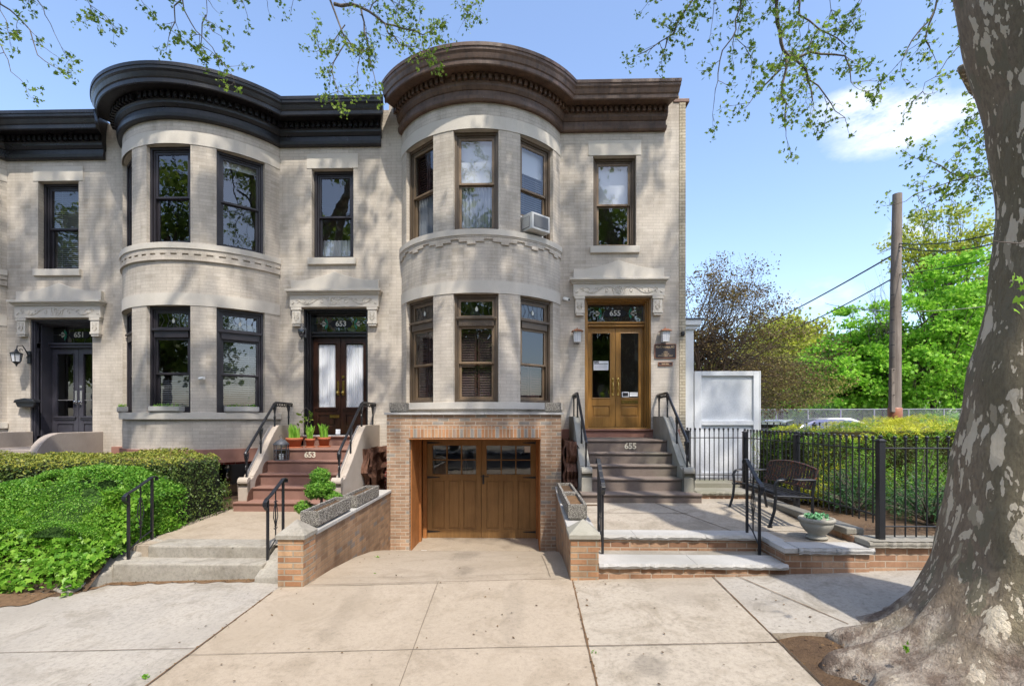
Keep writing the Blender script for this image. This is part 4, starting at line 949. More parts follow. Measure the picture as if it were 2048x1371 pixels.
for pts in (((2.05,-2.82),(2.62,-4.25)),((.85,-3.4),(2.35,-3.42))):
    (xa_,ya_),(xb_,yb_)=pts; zz=lambda y:-1.43+.0667*(y+4.25)+.004
    d=Vector((xb_-xa_,yb_-ya_)).normalized()*.006; m.add([(xa_-d.y,ya_+d.x,zz(ya_)),(xa_+d.y,ya_-d.x,zz(ya_)),(xb_+d.y,yb_-d.x,zz(yb_)),(xb_-d.y,yb_+d.x,zz(yb_))],[(0,1,2,3)])
struct(m,'plaza_joints',[mSoil])
t=thing('low_wall','low brick wall with broad bluestone edging in front of the flower bowl','wall',(3.3,-5,-1.8)); o=t.location.copy()
m=MB(); m.box(2.885,3.80,-5.03,-4.80,-2.0,-1.495); m.box(2.883,2.98,-4.80,-4.40,-2.0,-1.49); obuild(m,'wall',[mStepBrick],t,o)
m=MB(); 
rough_slab(m,3.02,3.42,-5.07,-4.78,-1.493,-1.43,0,1); rough_slab(m,3.424,3.83,-5.07,-4.78,-1.493,-1.43,0,2)
m.box(2.862,3.016,-5.06,-4.72,-1.492,-1.432); m.box(2.87,3.05,-4.71,-4.27,-1.489,-1.427); obuild(m,'coping',[mBlue],t,o,.008)
t=thing('planter_bed_wall','brick wall with thick stone edging carrying the iron fence','wall',(5.5,-5,-1.8)); o=t.location.copy()
m=MB(); m.box(3.80,9.5,-5.0,-4.8,-2.0,-1.425); m.box(3.78,3.94,-4.8,-1.5,-2.0,-1.36); obuild(m,'wall',[mStepBrick],t,o)
m=MB()
xs=[3.79,4.7,5.6,6.7,7.9,9.4]
for a,b in zip(xs,xs[1:]): rough_slab(m,a,b-.004,-5.05,-4.74,-1.423,-1.355,0,7)
ys=[-4.735,-3.9,-3.0,-2.2,-1.5]
for a,b in zip(ys,ys[1:]): m.box(3.74+.02*random.random(),3.95,a+.002,b-.002,-1.358,-1.285+.012*random.random())
obuild(m,'coping',[mBluDk],t,o,.012)
t=thing('stone_step','single mossy stone step in front of the iron gate','step',(3.3,-2,-1.33)); o=t.location.copy()
m=MB(); m.box(2.86,3.76,-2.38,-1.4,-1.5,-1.275); obuild(m,'riser',[mStepBrick],t,o); m=MB(); rough_slab(m,2.84,3.76,-2.42,-1.3,-1.273,-1.215,0,11); m.box(2.84,3.76,-1.9,-1.3,-1.214,-1.14); obuild(m,'slab',[mBluDk],t,o)
# steps + walk to 653
t=thing('walk_steps','two worn concrete steps from the pavement up to the brown stoop walk','steps',(-4,-4.7,-1.9)); o=t.location.copy()
m=MB(); m.box(-4.95,-3.12,-4.76,-4.40,-2.2,-1.745); m.box(-4.72,-3.16,-4.50,-4.1,-2.2,-1.60); obuild(m,'step',[mStepC],t,o,.02)
m=MB(); m.add([(-3.16,-4.9,-2.1),(-2.78,-5.0,-2.1),(-2.78,-4.0,-2.1),(-3.16,-4.0,-2.1),(-3.15,-4.88,-1.86),(-2.78,-4.95,-1.82),(-2.78,-4.2,-1.56),(-3.155,-4.25,-1.58)],[(0,1,5,4),(1,2,6,5),(2,3,7,6),(3,0,4,7),(4,5,6,7)]); obuild(m,'step_side',[mStepC],t,o,.015)
m=MB(); m.add([(-5.36,-5.12,-2.1),(-5.16,-5.2,-2.1),(-4.95,-4.75,-2.1),(-4.72,-4.1,-2.1),(-5.0,-4.1,-2.1),(-5.4,-5.06,-1.96),(-5.14,-5.14,-1.97),(-4.94,-4.70,-1.80),(-4.70,-4.25,-1.585),(-4.93,-4.15,-1.575),(-5.2,-4.7,-1.75)],[(0,1,6,5),(1,2,7,6),(2,3,8,7),(3,4,9,8),(0,5,10,9,4),(5,6,7,10),(10,7,8,9)]); obuild(m,'curb_piece',[mStepC],t,o,.02)
m=MB(); m.grid(lambda u,v:(-5.12+2.36*u,-4.42+2.15*v,-1.604+.032*v),8,8); m.grid(lambda u,v:(-5.08+2.32*u,-2.27+2.2*v,-1.58),4,4); m.box(-5.08,-4.70,-4.47,-3.9,-1.95,-1.608); struct(m,'garden_walk',[mConcD])
# ================================================================ PAVEMENT
Cx=lambda y: -2.775+( -2.54-(-2.775))*0 + (-(-5.07-y))*0
pC=[at(545,1178,F*1.885/(1178-HY)),at(300,1371,F*2.02/(1371-HY))]; pA=[at(1145,1160,5.42),at(1195,1371,F*1.89/(1371-HY))]
def lineX(p,y): 
    (x0_,y0_,_),(x1_,y1_,_)=p; return x0_+(x1_-x0_)*(y-y0_)/(y1_-y0_)
def strip(name,xl,xr,y0_,y1_,mat,nu=20,nv=20,dz=0,parent=None):
    m=MB(); 
    def P(u,v):
        y=y0_+(y1_-y0_)*v; a=xl(y); b=xr(y); x=a+(b-a)*u
        return (x,y,gz(x,y)+dz+.004*math.sin(x*1.7+y)*math.sin(y*2.1))
    m.grid(P,nu,nv); return struct(m,name,[mat])
strip('sidewalk',lambda y:-16,lambda y:lineX(pC,y),-8.9,-4.6,mConcL,40,20)
strip('driveway_apron',lambda y:lineX(pC,y),lambda y:lineX(pA,y),-8.9,-5.02,mConcD,20,20)
pD=[at(1425,1160,5.4),at(1640,1371,F*1.87/(1371-HY))]
YP=-6.33
strip('pavement',lambda y:lineX(pA,y),lambda y:lineX(pD,y),-8.9,-4.95,mConcR,8,20)
strip('pavement_panel',lambda y:lineX(pD,y),lambda y:16,YP,-4.78,mConcL,30,8)
m=MB(); fn=vnoise(21)
def pit(u,v):
    y=-8.95+(YP+.1+8.95)*v; a=lineX(pD,y)-.12; x=a+(9-a)*u**1.6
    return (x,y,gz(x,y)-.055+.03*float(fn([[x,y,0]],5)[0])-.02*math.sin(v*3))
m.grid(pit,50,36,0,None,True); struct(m,'tree_pit_soil',[mSoil])
m=MB(); m.grid(lambda u,v:(lineX(pD,-8.9+(YP+8.9)*u)+.0,-8.9+(YP+8.9)*u,gz(2.5,-8.9+(YP+8.9)*u)-.12+.12*v+.002),10,1); m.grid(lambda u,v:(lineX(pD,YP)-.01+8*u,YP,gz(lineX(pD,YP)+8*u,YP)-.12+.12*v),10,1); struct(m,'pavement_edge',[mConcR])
# driveway ramp
DP=[(-5.05,-1.885),(-4.2,-1.945),(-3.3,-2.055),(-2.5,-2.20),(-1.7,-2.40),(-1.25,-2.555),(-.0,-2.575),(.05,-2.576)]
def dz_(y):
    for (a,b),(c,d) in zip(DP,DP[1:]):
        if a<=y<=c: t=(y-a)/(c-a); return b+(d-b)*t
    return DP[0][1]
m=MB()
def ramp_(u,v):
    y=-5.05+5.1*v; x=-2.62+3.30*u; t=max(0,min(1,(-y-2.2)/2.85)); return (x,y,dz_(y)+(gz(x,-5.05)-gz(-1,-5.05))*t+ (gz(-1,-5.05)-DP[0][1])*t**3)
m.grid(ramp_,16,50,0,None,True); struct(m,'driveway',[mConcD])
# joints: narrow sunken lines filled with dirt, seen as 4 mm sheets
def jl(m,p,q,w,n=24,zf=gz,mi=0,jit=.35):
    p=Vector(p[:2]);q=Vector(q[:2]); d=(q-p).normalized(); nn=Vector((-d.y,d.x)); L_,R__=[],[]
    for i in range(n+1):
        c=p+(q-p)*i/n; w1=w*(1+random.uniform(-jit,jit))/2; w2=w*(1+random.uniform(-jit,jit))/2
        L_.append((c.x+nn.x*w1,c.y+nn.y*w1)); R__.append((c.x-nn.x*w2,c.y-nn.y*w2))
    vs=[(x,y,zf(x,y)+.007) for x,y in L_+R__]; m.add(vs,[(i,i+n+1,i+n+2,i+1) for i in range(n)],mi)
m=MB()
jl(m,pC[0],(lineX(pC,-8.8),-8.8),.015,60,mi=1); jl(m,pA[0],(lineX(pA,-8.8),-8.8),.015,60,mi=1); jl(m,(pD[0][0],-5.0),(lineX(pD,-8.8),-8.8),.012,60,mi=1)
j1=at(1463,1157,5.45); j2=at(1697,1249,F*1.79/(1249-HY)); jl(m,j1,j2,.011,30,mi=1)
h0=at(885,1150,5.8); h1=at(800,1371,3.53); jl(m,(h0[0],-5.0),(lineX((h0,h1),-8.8),-8.8),.006,20,mi=2)
yj=at(600,1305,F*1.95/(1305-HY))[1]; jl(m,(lineX(pC,yj),yj),(lineX(pA,yj),yj+.02),.006,20,mi=2); yj2=at(1300,1290,F*1.86/(1290-HY))[1]; jl(m,(lineX(pA,yj2),yj2),(lineX(pD,yj2),yj2),.008,16)
jl(m,(-2.5,-5.02),(.5,-5.02),.007,16)
yk=at(100,1310,F*2.05/(1310-HY))[1]; jl(m,(-9,yk-.05),(lineX(pC,yk),yk),.006,16)
struct(m,'pavement_joints',[mSoil,mNeedle,mJoint])
m=MB(); jl(m,(-2.4,-4.7),(-.9,-4.72),.006,12,lambda x,y:ramp_((x+2.62)/3.3,(y+5.05)/5.1)[2]); jl(m,(.5,-4.68),(-.9,-4.72),.006,12,lambda x,y:ramp_((x+2.62)/3.3,(y+5.05)/5.1)[2]); jl(m,(-2.1,-1.27),(.3,-1.27),.012,12,lambda x,y:ramp_((x+2.62)/3.3,(y+5.05)/5.1)[2]); jl(m,(.3,-4.9),(.26,-3.2),.006,12,lambda x,y:ramp_((x+2.62)/3.3,(y+5.05)/5.1)[2])
struct(m,'driveway_joints',[mJoint])
# orange needle litter along the left kerb
m=MB()
def lit(u,v):
    x=-8.5+5.4*u; w=.035+.05*abs(math.sin(x*2.3))*abs(math.sin(x*7.1))+.02*math.sin(x*23)+(.30 if x<-5.3 else .0); yb=-4.80 if x>-4.95 else -5.02-.1*math.sin(x*3); y=yb-w*(1-v); return (x,y,gz(x,y)+.006+.012*v)
m.grid(lit,160,3); struct(m,'needle_litter',[mNeedle])
# garden soil bank at left, beds, ground, street, lot
def bank(x,y): 
    t=max(0,min(1,(y+5.15)/1.0)); return gz(x,-5.1)-.03+(.42+.03*(-5.2-x)*.2)*t+.02*math.sin(x*5+y*3)
m=MB(); m.grid(lambda u,v:(-16+10.95*u,-5.2+5.2*v,bank(-16+10.95*u,-5.2+5.2*v)),60,26,0,None,True); struct(m,'garden_soil',[mSoil])
m=MB(); m.grid(lambda u,v:(3.9+8*u,-4.76+4.9*v,-1.40+.03*math.sin(u*37)*math.cos(v*19)+.05*v),40,24,0,None,True); struct(m,'planting_bed_soil',[mBed])
m=MB(); m.grid(lambda u,v:(-3.0+.5*0+(.22)*u,-4.2+4.1*v,-1.60),2,2); m.box(.83,1.2,-3.0,-.0,-2.0,-1.34); struct(m,'soil_strip',[mSoil])
m=MB(); m.grid(lambda u,v:(-200+400*u,-200+400*v,-3.4),20,20); struct(m,'ground',[mLotA])
m=MB(); m.grid(lambda u,v:(-60+160*u,-18+8.95*v,-2.15+.03*(-60+160*u)*.35-.0),20,4); struct(m,'road',[mAsphalt])
m=MB(); m.box(-60,100,-9.05,-8.88,-3.2,-1.99); struct(m,'kerb',[mStepC],.02)
m=MB(); m.grid(lambda u,v:(-60+160*u,-34+16*v,-2.0),4,4); struct(m,'far_pavement',[mConcL])
m=MB(); m.grid(lambda u,v:(3.6+90*u,.1+100*v,-1.62),20,20); struct(m,'parking_lot',[mLotA])
# ================================================================ SHORT GARDEN HAND RAILS
def short_rail(x,yf,zf,yr,zr,hf,hr,label,rot=0):
    t=thing('hand_rail',label,'hand rail',(x,yf,zf),group='short wrought iron hand rails'); m=MB(); dy=yr-yf; dz=zr-zf
    P=lambda a,b,x_=0:(x_,a,b)
    zt=hf; zt2=dz+hr
    m.box(-.022,.022,-.0,.0,0,0) if False else None
    path=[(-.02,-.06+zt-.05),(-.05,zt-.075),(-.075,zt-.05),(-.07,zt-.015),(-.03,zt+.02)]+[(a*dy,zt+.02+(zt2-zt)*a) for a in (.2,.5,.8)]+[(dy+.0,zt2+.025),(dy+.05,zt2+.028),(dy+.085,zt2+.005),(dy+.08,zt2-.03)]
    for (a,b),(c,d) in zip(path,path[1:]):
        v=Vector((c-a,d-b)); n=Vector((-v.y,v.x)).normalized()*.007
        m.add([(-.024,a+n.x,b+n.y),(.024,a+n.x,b+n.y),(.024,c+n.x,d+n.y),(-.024,c+n.x,d+n.y),(-.024,a-n.x,b-n.y),(.024,a-n.x,b-n.y),(.024,c-n.x,d-n.y),(-.024,c-n.x,d-n.y)],[(0,1,2,3),(7,6,5,4),(0,3,7,4),(1,5,6,2),(0,4,5,1),(3,2,6,7)])
    m.build('top_rail',[mIron],t,bevel=.003)
    m=MB(); m.box(-.014,.014,-.014,.014,-.02,zt+.01); m.build('post',[mIron],t,bevel=.002)
    m=MB(); m.box(-.014,.014,dy-.014,dy+.014,dz-.02,zt2+.015); m.build('post',[mIron],t,bevel=.002)
    m=MB(); mid=dy/2; zb=dz*.5+.14; ztm=(zt+zt2)/2+.01
    m.tube([P(.0,.10),P(dy*.5,zb),P(dy,dz+.13)],.009,5); m.box(-.006,.006,mid-.006,mid+.006,zb,ztm)
    h=ztm-zb; c=(zb+ztm)/2
    for s in (-1,1):
        m.tube([P(mid,c+h*.30),P(mid+s*.045,c+.05),P(mid+s*.052,c-.03),P(mid,c-h*.26)],.006,5)
        m.tube(spiral(mid+s*.035,c+h*.24,.028,.008,PI/2,PI/2+s*5.5,10),.005,5) if False else m.tube(spiral(mid+s*.03,c+h*.25,.026,.008,-PI/2,-PI/2-s*5,10,lambda a,b:(0,a,b)),.005,5)
        m.tube(spiral(mid+s*.03,c-h*.26,.026,.008,PI/2,PI/2+s*5,10,lambda a,b:(0,a,b)),.005,5)
    m.build('scroll_panel',[mIron],t)
short_rail(-4.88,-4.60,-1.745,-4.22,-1.60,.79,.80,'black hand rail in front of the ivy, left of the concrete steps')
short_rail(-3.14,-4.60,-1.745,-4.22,-1.60,.73,.78,'black hand rail between the concrete steps and the capped brick pier')
short_rail(.93,-4.68,-1.615,-4.36,-1.425,.82,.88,'black hand rail right of the pyramid capped pier at the plaza steps')
short_rail(2.77,-4.68,-1.615,-4.36,-1.425,.82,.88,'black hand rail at the right end of the plaza steps, in front of the bench')
# ================================================================ IRON FENCE + GATE
FT=-.235
def picket_mesh(m,x,y,z0,z1,r=.0085):
    m.tube([(x,y,z0),(x,y,z1-.02)],r,6); m.lathe([(.001,z1-.03),(.016,z1-.022),(.016,z1-.012),(.010,z1-.006),(.019,z1+.004),(.019,z1+.022),(.011,z1+.032),(.001,z1+.034)],x,y,8)
def fence(label,pts,zb,zt,rails,posts,spacing,name='iron_fence',cat='fence',pz=None):
    (xa,ya),(xb,yb)=pts; t=thing(name,label,cat,(xa,ya,zb),group='black iron fence runs around the planting bed')
    L_=math.hypot(xb-xa,yb-ya); d=((xb-xa)/L_,(yb-ya)/L_)
    m=MB(); picket_mesh(m,0,0,0,zt-zb)
    n=int(L_/spacing); first=None
    for i in range(1,n+1):
        s=i*L_/(n+1)
        if any(abs(s-p)<.05 for p in posts): continue
        if first is None: first=m.build('picket',[mIron],t); o=first
        else: o=first.copy(); COL.objects.link(o); o.parent=t
        o.location=(d[0]*s,d[1]*s,0)
    for z in rails:
        r=MB(); r.tube([(0,0,z-zb),(d[0]*L_,d[1]*L_,z-zb)],.011,4); r.build('rail',[mIron],t)
    fp=None
    for p in posts:
        if fp is None:
            m=MB(); m.box(-.034,.034,-.034,.034,(pz or zb)-zb,zt-zb-.03); m.box(-.042,.042,-.042,.042,zt-zb-.03,zt-zb-.015); m.box(-.034,.034,-.034,.034,zt-zb-.015,zt-zb,0,None,.012); m.lathe([(.001,zt-zb+.045),(.02,zt-zb+.035),(.024,zt-zb+.02),(.014,zt-zb+.0)],0,0,10); fp=m.build('post',[mIron],t,bevel=.003); o=fp
        else: o=fp.copy(); COL.objects.link(o); o.parent=t
        o.location=(d[0]*p,d[1]*p,0)
    return t
fence('iron fence run going back from the corner post beside the bench',((3.99,-4.93),(3.99,-1.57)),-1.20,FT,(-.36,-1.10),[0.0,1.68,3.36],.118,pz=-1.40)
fence('iron fence run facing the pavement, ending behind the plane tree',((4.03,-4.93),(9.2,-4.93)),-1.33,FT,(-.34,-1.215),[2.6,5.0],.118,pz=-1.40)
g=fence('iron gate between the grey stoop and the corner of the fence',((2.93,-1.57),(3.95,-1.57)),-1.13,FT+.02,(-.36,-1.03),[.03],.092,'iron_gate','gate',-1.2)
m=MB(); m.box(.0,.05,-.03,.0,.0,.9); m.box(-.03,.0,-.02,-.0,.15,.22); m.box(-.03,.0,-.02,.0,.62,.70); m.build('hinge_plate',[mIron],g)
t=fence('distant thin iron fence along the parking lot, behind the golden hedge',((4.3,.6),(8.5,.6)),-1.5,-.13,(-.25,-1.3),[2.2],.15)
# ================================================================ BENCH
def bench():
    t=thing('garden_bench','black metal bench with rusty slatted back on the plaza','bench',(3.40,-3.64,-1.38),-PI/2)
    # local: x along length (+x = toward street end), -y... front faces local -y after rotation; length 1.22, depth .5
    Lh=.60; m=MB()
    for i in range(6):
        y=-.20+.075*i; m.box(-Lh,Lh,y,y+.045,.395+.012*(i==0)-.01*(2-abs(i-2.5))*.5,.407+.0-.01*(2-abs(i-2.5))*.5)
    m.build('seat',[mIron],t,bevel=.003)
    m=MB(); n=17
    for i in range(n):
        x=-Lh+.05+(2*Lh-.10)*i/(n-1); top=.71+.055*(1-(x/Lh)**2); m.tube([(x,.235,.49),(x,.275,.60),(x,.30,top)],.0155,5); 
    m.tube([(-Lh,.235,.48),(Lh,.235,.48)],.014,6)
    m.tube([(-Lh+2*Lh*i/12,.305,.72+.055*(1-(-1+2*i/12)**2)) for i in range(13)],.016,6); m.tube([(-Lh,.24,.40),(-Lh,.25,.5),(-Lh,.305,.73)],.018,6); m.tube([(Lh,.24,.40),(Lh,.25,.5),(Lh,.305,.73)],.018,6)
    v=m.build('backrest',[mRust],t)
    for s in (-1,1):
        x=s*(Lh+.01); m=MB(); m.tube([(x,-.30,0),(x,-.24,.20),(x,-.22,.40),(x,-.235,.53),(x,-.20,.585),(x,-.13,.60),(x,.10,.60),(x,.27,.59)],.019,7); m.tube([(x,-.25,.39),(x,.24,.37)],.016,6); m.build('arm_frame',[mIron],t)
        m=MB(); m.tube([(x,.27,.0),(x,.235,.2),(x,.235,.40),(x,.27,.60)],.018,7); m.tube([(x,-.32,.006),(x,-.27,.006)],.02,5); m.build('rear_leg',[mIron],t)
    m=MB(); m.tube([(-Lh,.0,.34),(Lh,.0,.34)],.012,5); m.build('stretcher',[mIron],t)
bench()
# flower bowl
t=thing('flower_bowl','round stone flower bowl with succulents beside the bench','planter',(3.47,-4.62,-1.425))
m=MB(); m.lathe([(.001,.0),(.115,.0),(.12,.02),(.095,.035),(.09,.05),(.13,.09),(.165,.14),(.178,.185),(.172,.195),(.19,.205),(.196,.225),(.188,.243),(.165,.245),(.155,.215),(.0,.20)],0,0,40,0,None,True); m.build('bowl',[mCheekR],t)
P=[]; 
for k in range(26):
    a=rng.uniform(0,2*PI); r=.13*math.sqrt(rng.uniform(0,1)); c=(r*math.cos(a)-.01,r*math.sin(a),.235+rng.uniform(0,.055))
    for j in range(14): P.append((c[0]+rng.normal()*.012,c[1]+rng.normal()*.012,c[2]+rng.normal()*.012))
leaves('succulents',P,.034,mLfSucc,t,'oval',.6)
# wall lanterns, cameras, mailbox, plaques, AC
def box_lantern(x,label):
    t=thing('wall_lantern',label,'wall lamp',(x,0,1.58),group='pair of square copper lidded wall lanterns'); m=MB()
    m.box(-.05,.05,-.012,.0,.0,.30); m.box(-.015,.015,-.08,-.01,.28,.30); m.build('back_plate',[mLead],t)
    m=MB(); m.box(-.085,.085,-.235,-.065,.245,.255); m.add([(-.12,-.27,.24),(.12,-.27,.24),(.12,-.03,.24),(-.12,-.03,.24),(-.05,-.20,.285),(.05,-.20,.285),(.05,-.10,.285),(-.05,-.10,.285)],[(0,1,5,4),(1,2,6,5),(2,3,7,6),(3,0,4,7),(4,5,6,7),(3,2,1,0)]); m.lathe([(.018,.285),(.02,.30),(.006,.31),(.012,.325),(.001,.335)],0,-.15,8); m.build('lid',[mCopper],t)
    m=MB(); T=lambda x_,y,z:(x_*(1-.18*(.24-z)/.24) ,-.15+(y)*(1-.18*(.24-z)/.24),z); m.box(-.078,.078,-.078,.078,.02,.235,0,T); m.build('glass_body',[mLensW],t)
    m=MB()
    for a in (-.08,-.027,.027,.08):
        for b in (-.08,.08): m.box(a-.004,a+.004,b-.004,b+.004,.01,.24,0,T); m.box(b-.004,b+.004,a-.004,a+.004,.01,.24,0,T)
    for z in (.015,.17,.225):
        m.ring(-.084,.084,-.084,.084,.008,z,z+.008,0,lambda a,b,c:T(a,c,b))
    m.build('cage',[mWhite],t)
box_lantern(1.12,'square lantern with copper lid left of the golden doors'); box_lantern(2.97,'square lantern with copper lid right of the golden doors, above the plaque')
def coach(x,y,z,s,label,mat,body,arm=.25,sgn=1):
    t=thing('coach_lantern',label,'wall lamp',(x,y,z)); m=MB()
    m.lathe([(.001,-.0),(.035*s,0),(.045*s,.02)],0,0,12,0,lambda a,b,c:(a,-c,b)); m.box(-.028*s,.028*s,-.02,.0,-.11*s,.11*s)
    m.tube([(0,-.01,-.02),(0,-.06*s,.10*s),(0,-arm*.55,.19*s),(0,-arm*.95,.17*s),(0,-arm,.10*s)],.009*s,6); m.tube(spiral(-arm*.7,.10*s,.035*s,.01,0,4.5,9,lambda a,b:(0,a,b)),.006*s,5); m.build('bracket',[mat],t)
    m=MB(); m.lathe([(.006,.12*s),(.02*s,.10*s),(.03*s,.075*s),(.085*s,.045*s),(.088*s,.03*s),(.075*s,.03*s)],0,-arm,6 if body else 14,0,None,False); m.lathe([(.058*s,-.10*s),(.04*s,-.125*s),(.012*s,-.15*s),(.016*s,-.165*s),(.001,-.185*s)],0,-arm,6 if body else 14,0,None,False)
    for k in range(6): a=k*PI/3; m.tube([(.076*s*math.cos(a),-arm+.076*s*math.sin(a),.03*s),(.057*s*math.cos(a),-arm+.057*s*math.sin(a),-.10*s)],.005*s,4)
    m.build('cage',[mat],t); m=MB(); m.lathe([(.073*s,.03*s),((.085 if not body else .066)*s,-.02*s),(.055*s,-.10*s)],0,-arm,6 if body else 14,0,None,not body); m.build('glass',[mLensW if body else mDarkGlass],t)
coach(-10.90,-.01,1.33,1.25,'black coach lantern on a curled arm beside the charcoal doors',mIron,True,.28)
coach(-4.77,.02,1.85,.95,'small grey bell jar lantern at the left edge of the walnut doors',mLead,False,.17)
def cctv(x,z,label,k=1):
    t=thing('security_camera',label,'camera',(x,0,z)); m=MB(); m.lathe([(.001,.0),(.035,0),(.04,.025)],0,0,14,0,lambda a,b,c:(a,-c,b)); m.build('mount',[mWhite],t)
    m=MB(); T=lambda a,b,c:(a*.8+c*.9,-.05-c*.35+b*.0-.0,b-.02*c/.06); m.lathe([(.001,-.01),(.032,-.008),(.035,0),(.035,.10),(.03,.105)],0,0,14,0,T); m.build('body',[mWhite],t)
    m=MB(); m.lathe([(.024,.106),(.001,.107)],0,0,12,0,T); m.build('lens',[mInk],t)
cctv(.86,2.545,'white bullet camera left of the carved hood above the golden doors')
t=thing('security_camera','small white camera between the lower bow windows of the black trimmed house','camera',(-7.04+1.925*math.sin(.36),.845-1.925*math.cos(.36),.78)); m=MB(); m.tube([(0,0,0),(.0,-.05,.0)],.02,8); m.tube([(-.05,-.07,-.01),(.06,-.09,-.0)],.03,10); m.build('body',[mWhite],t)
t=thing('security_camera','small black camera on the buff side brick of the end house','camera',(3.37,-.012,1.79)); m=MB(); m.box(-.035,.035,-.06,.0,-.05,.04); m.build('body',[mInk],t,bevel=.01); m=MB(); m.lathe([(.02,.061),(.001,.063)],0,0,10,0,lambda a,b,c:(a,-c,b)); m.build('lens',[mDarkGlass],t)
t=thing('mailbox','black rounded mailbox under the coach lantern','mailbox',(-10.87,-.0,.28)); m=MB()
m.prism([(-.23,.05),(-.18,-.05),(.18,-.05),(.23,.05),(.20,.10),(.0,.125),(-.20,.10)],-.14,-.005); m.build('box',[mIron],t,bevel=.02); m=MB(); m.prism([(-.245,.05),(.245,.05),(.21,.115),(.0,.15),(-.21,.115)],-.17,-.0); m.build('lid',[mIron],t,bevel=.015)
def plaque(x0,x1,z0,z1,label,lines):
    t=thing('name_plaque',label,'sign',((x0+x1)/2,-.0,(z0+z1)/2)); w,h=(x1-x0)/2,(z1-z0)/2
    m=MB(); m.box(-w,w,-.02,-.0,-h,h); P=m.build('plate',[mPlaque],t,bevel=.003); m=MB(); m.ring(-w-.006,w+.006,-h-.006,h+.006,.012,-.026,-.002); m.build('rim',[mCopper],t)
    for s,sz,z,sx in lines: text(s,sz,(0,-.021,z),mPlaqueT,P,'lettering',.002,sx=sx,bold=.001)
plaque(2.785,3.23,1.275,1.565,'bronze name plaque with gold lettering right of the golden doors',[('Milan S. Volovenya, M.D.',.072,.088,.56),('OFFICE',.028,-.02,1),('HOURS BY &',.028,-.058,1),('APPOINTMENT  ONLY',.030,-.098,1.05)])
plaque(2.865,3.155,1.115,1.18,'narrow bronze strip sign under the name plaque',[('RING BELL',.034,.0,1)])
mACW=flat('ac_casing',(.58,.58,.56),.5)
# window air conditioner
t=thing('air_conditioner','white window air conditioner in the right upper bow window','air conditioner',(0,0,0)); T0=bayT(TH)
m=MB(); T=lambda x,y,z:T0(x*.86-.04,y*.86,3.69+(z-3.69)*.86); m.box(-.36,.20,-.36,.12,3.70,4.08,0,T); A=m.build('casing',[mACW],t,bevel=.012)
m=MB(); m.box(-.30,.14,-.372,-.361,3.76,4.03,0,T); m.box(-.372,-.361,-.28,-.02,3.75,4.0,0,T); m.build('grille',[mAC],A)
m=MB(); 
for k in range(7): m.box(-.376,-.372,-.26+.035*k,-.25+.035*k,3.76,3.99,0,T)
m.build('louvre',[mWhite],A); m=MB(); m.box(.205,.37,.06,.08,3.69,4.05,0,T); m.box(-.36,.37,.05,.09,4.085,4.11,0,T); m.build('side_panel',[mWhite],A)
# electric fittings by the stoop: door mat, lanterns, pots
t=thing('candle_lantern','weathered zinc lantern with glass panes standing on the brown stoop','lantern',(-4.60,-1.37,-.80),.1)
m=MB(); 
for k in range(8):
    a=k*PI/4+PI/8; m.box(-.006,.006,-.006,.006,0,.30,0,lambda x,y,z,a=a:(.125*math.cos(a)+x,.125*math.sin(a)+y,z))
for z in (0,.10,.19,.29): m.tube([(.125*math.cos(k*PI/4+PI/8),.125*math.sin(k*PI/4+PI/8),z+.005) for k in range(9)],.007,4)
m.lathe([(.13,0),(.13,.012),(.001,.012)],0,0,8,0,None,False); m.build('cage',[mLead],t)
m=MB(); m.lathe([(.12,.01),(.12,.29)],0,0,8,0,lambda x,y,z:(x*math.cos(PI/8)-y*math.sin(PI/8),x*math.sin(PI/8)+y*math.cos(PI/8),z),False); m.build('glass',[mGlass],t)
m=MB(); m.lathe([(.142,.29),(.145,.305),(.09,.36),(.05,.385),(.02,.39),(.02,.41),(.001,.415)],0,0,16); m.tube(spiral(0,.44,.03,.03,0,2*PI,12),.004,4); m.build('lid',[mLead],t)
m=MB(); m.lathe([(.04,.012),(.04,.12),(.001,.12)],0,0,14); m.build('candle',[mWhite],t)
def terracotta(x,y,z,r,h,label,n):
    t=thing('plant_pot',label,'plant pot',(x,y,z),group='terracotta pots of bulbs on the brown stoop'); m=MB()
    m.lathe([(.001,0),(r*.66,0),(r*.86,h*.72),(r*.97,h*.72),(r,h),(r*.88,h),(r*.84,h*.88),(.001,h*.88)],0,0,24); m.lathe([(r*.95,.0),(r*1.02,.025),(r*.8,.012)],0,0,24); m.build('pot',[mTerra],t)
    m=MB()
    for k in range(n):
        a=rng.uniform(0,2*PI); q=r*.6*math.sqrt(rng.uniform()); bx,by=q*math.cos(a),q*math.sin(a); hh=rng.uniform(.20,.36); lx,ly=rng.normal()*.05,rng.normal()*.05; w=rng.uniform(.008,.014)
        ang=rng.uniform(0,PI); cx,cy=math.cos(ang)*w,math.sin(ang)*w
        pts=[(bx+lx*t*t,by+ly*t*t,h*.88+hh*t*(1-.12*t*t)) for t in (0,.3,.6,.85,1)]; ws=(1,1.1,1,.7,.15)
        vs=[]
        for p,k_ in zip(pts,ws): vs+=[(p[0]-cx*k_,p[1]-cy*k_,p[2]),(p[0]+cx*k_,p[1]+cy*k_,p[2])]
        m.add(vs,[(2*i,2*i+1,2*i+3,2*i+2) for i in range(4)],0,None,True)
    m.build('foliage',[mLfPot],t)
terracotta(-4.62,-.80,-.60,.165,.20,'widest terracotta pot of green bulbs, left of three on the stoop',60); terracotta(-4.36,-.66,-.60,.10,.18,'smallest terracotta pot of green bulbs, between the other two',34); terracotta(-4.13,-.52,-.60,.13,.20,'tall terracotta pot of green bulbs nearest the walnut doors',46)
t=thing('orchid','pale drooping plant at the wall behind the terracotta pots','plant',(-4.62,-.25,-.60)); P=[]
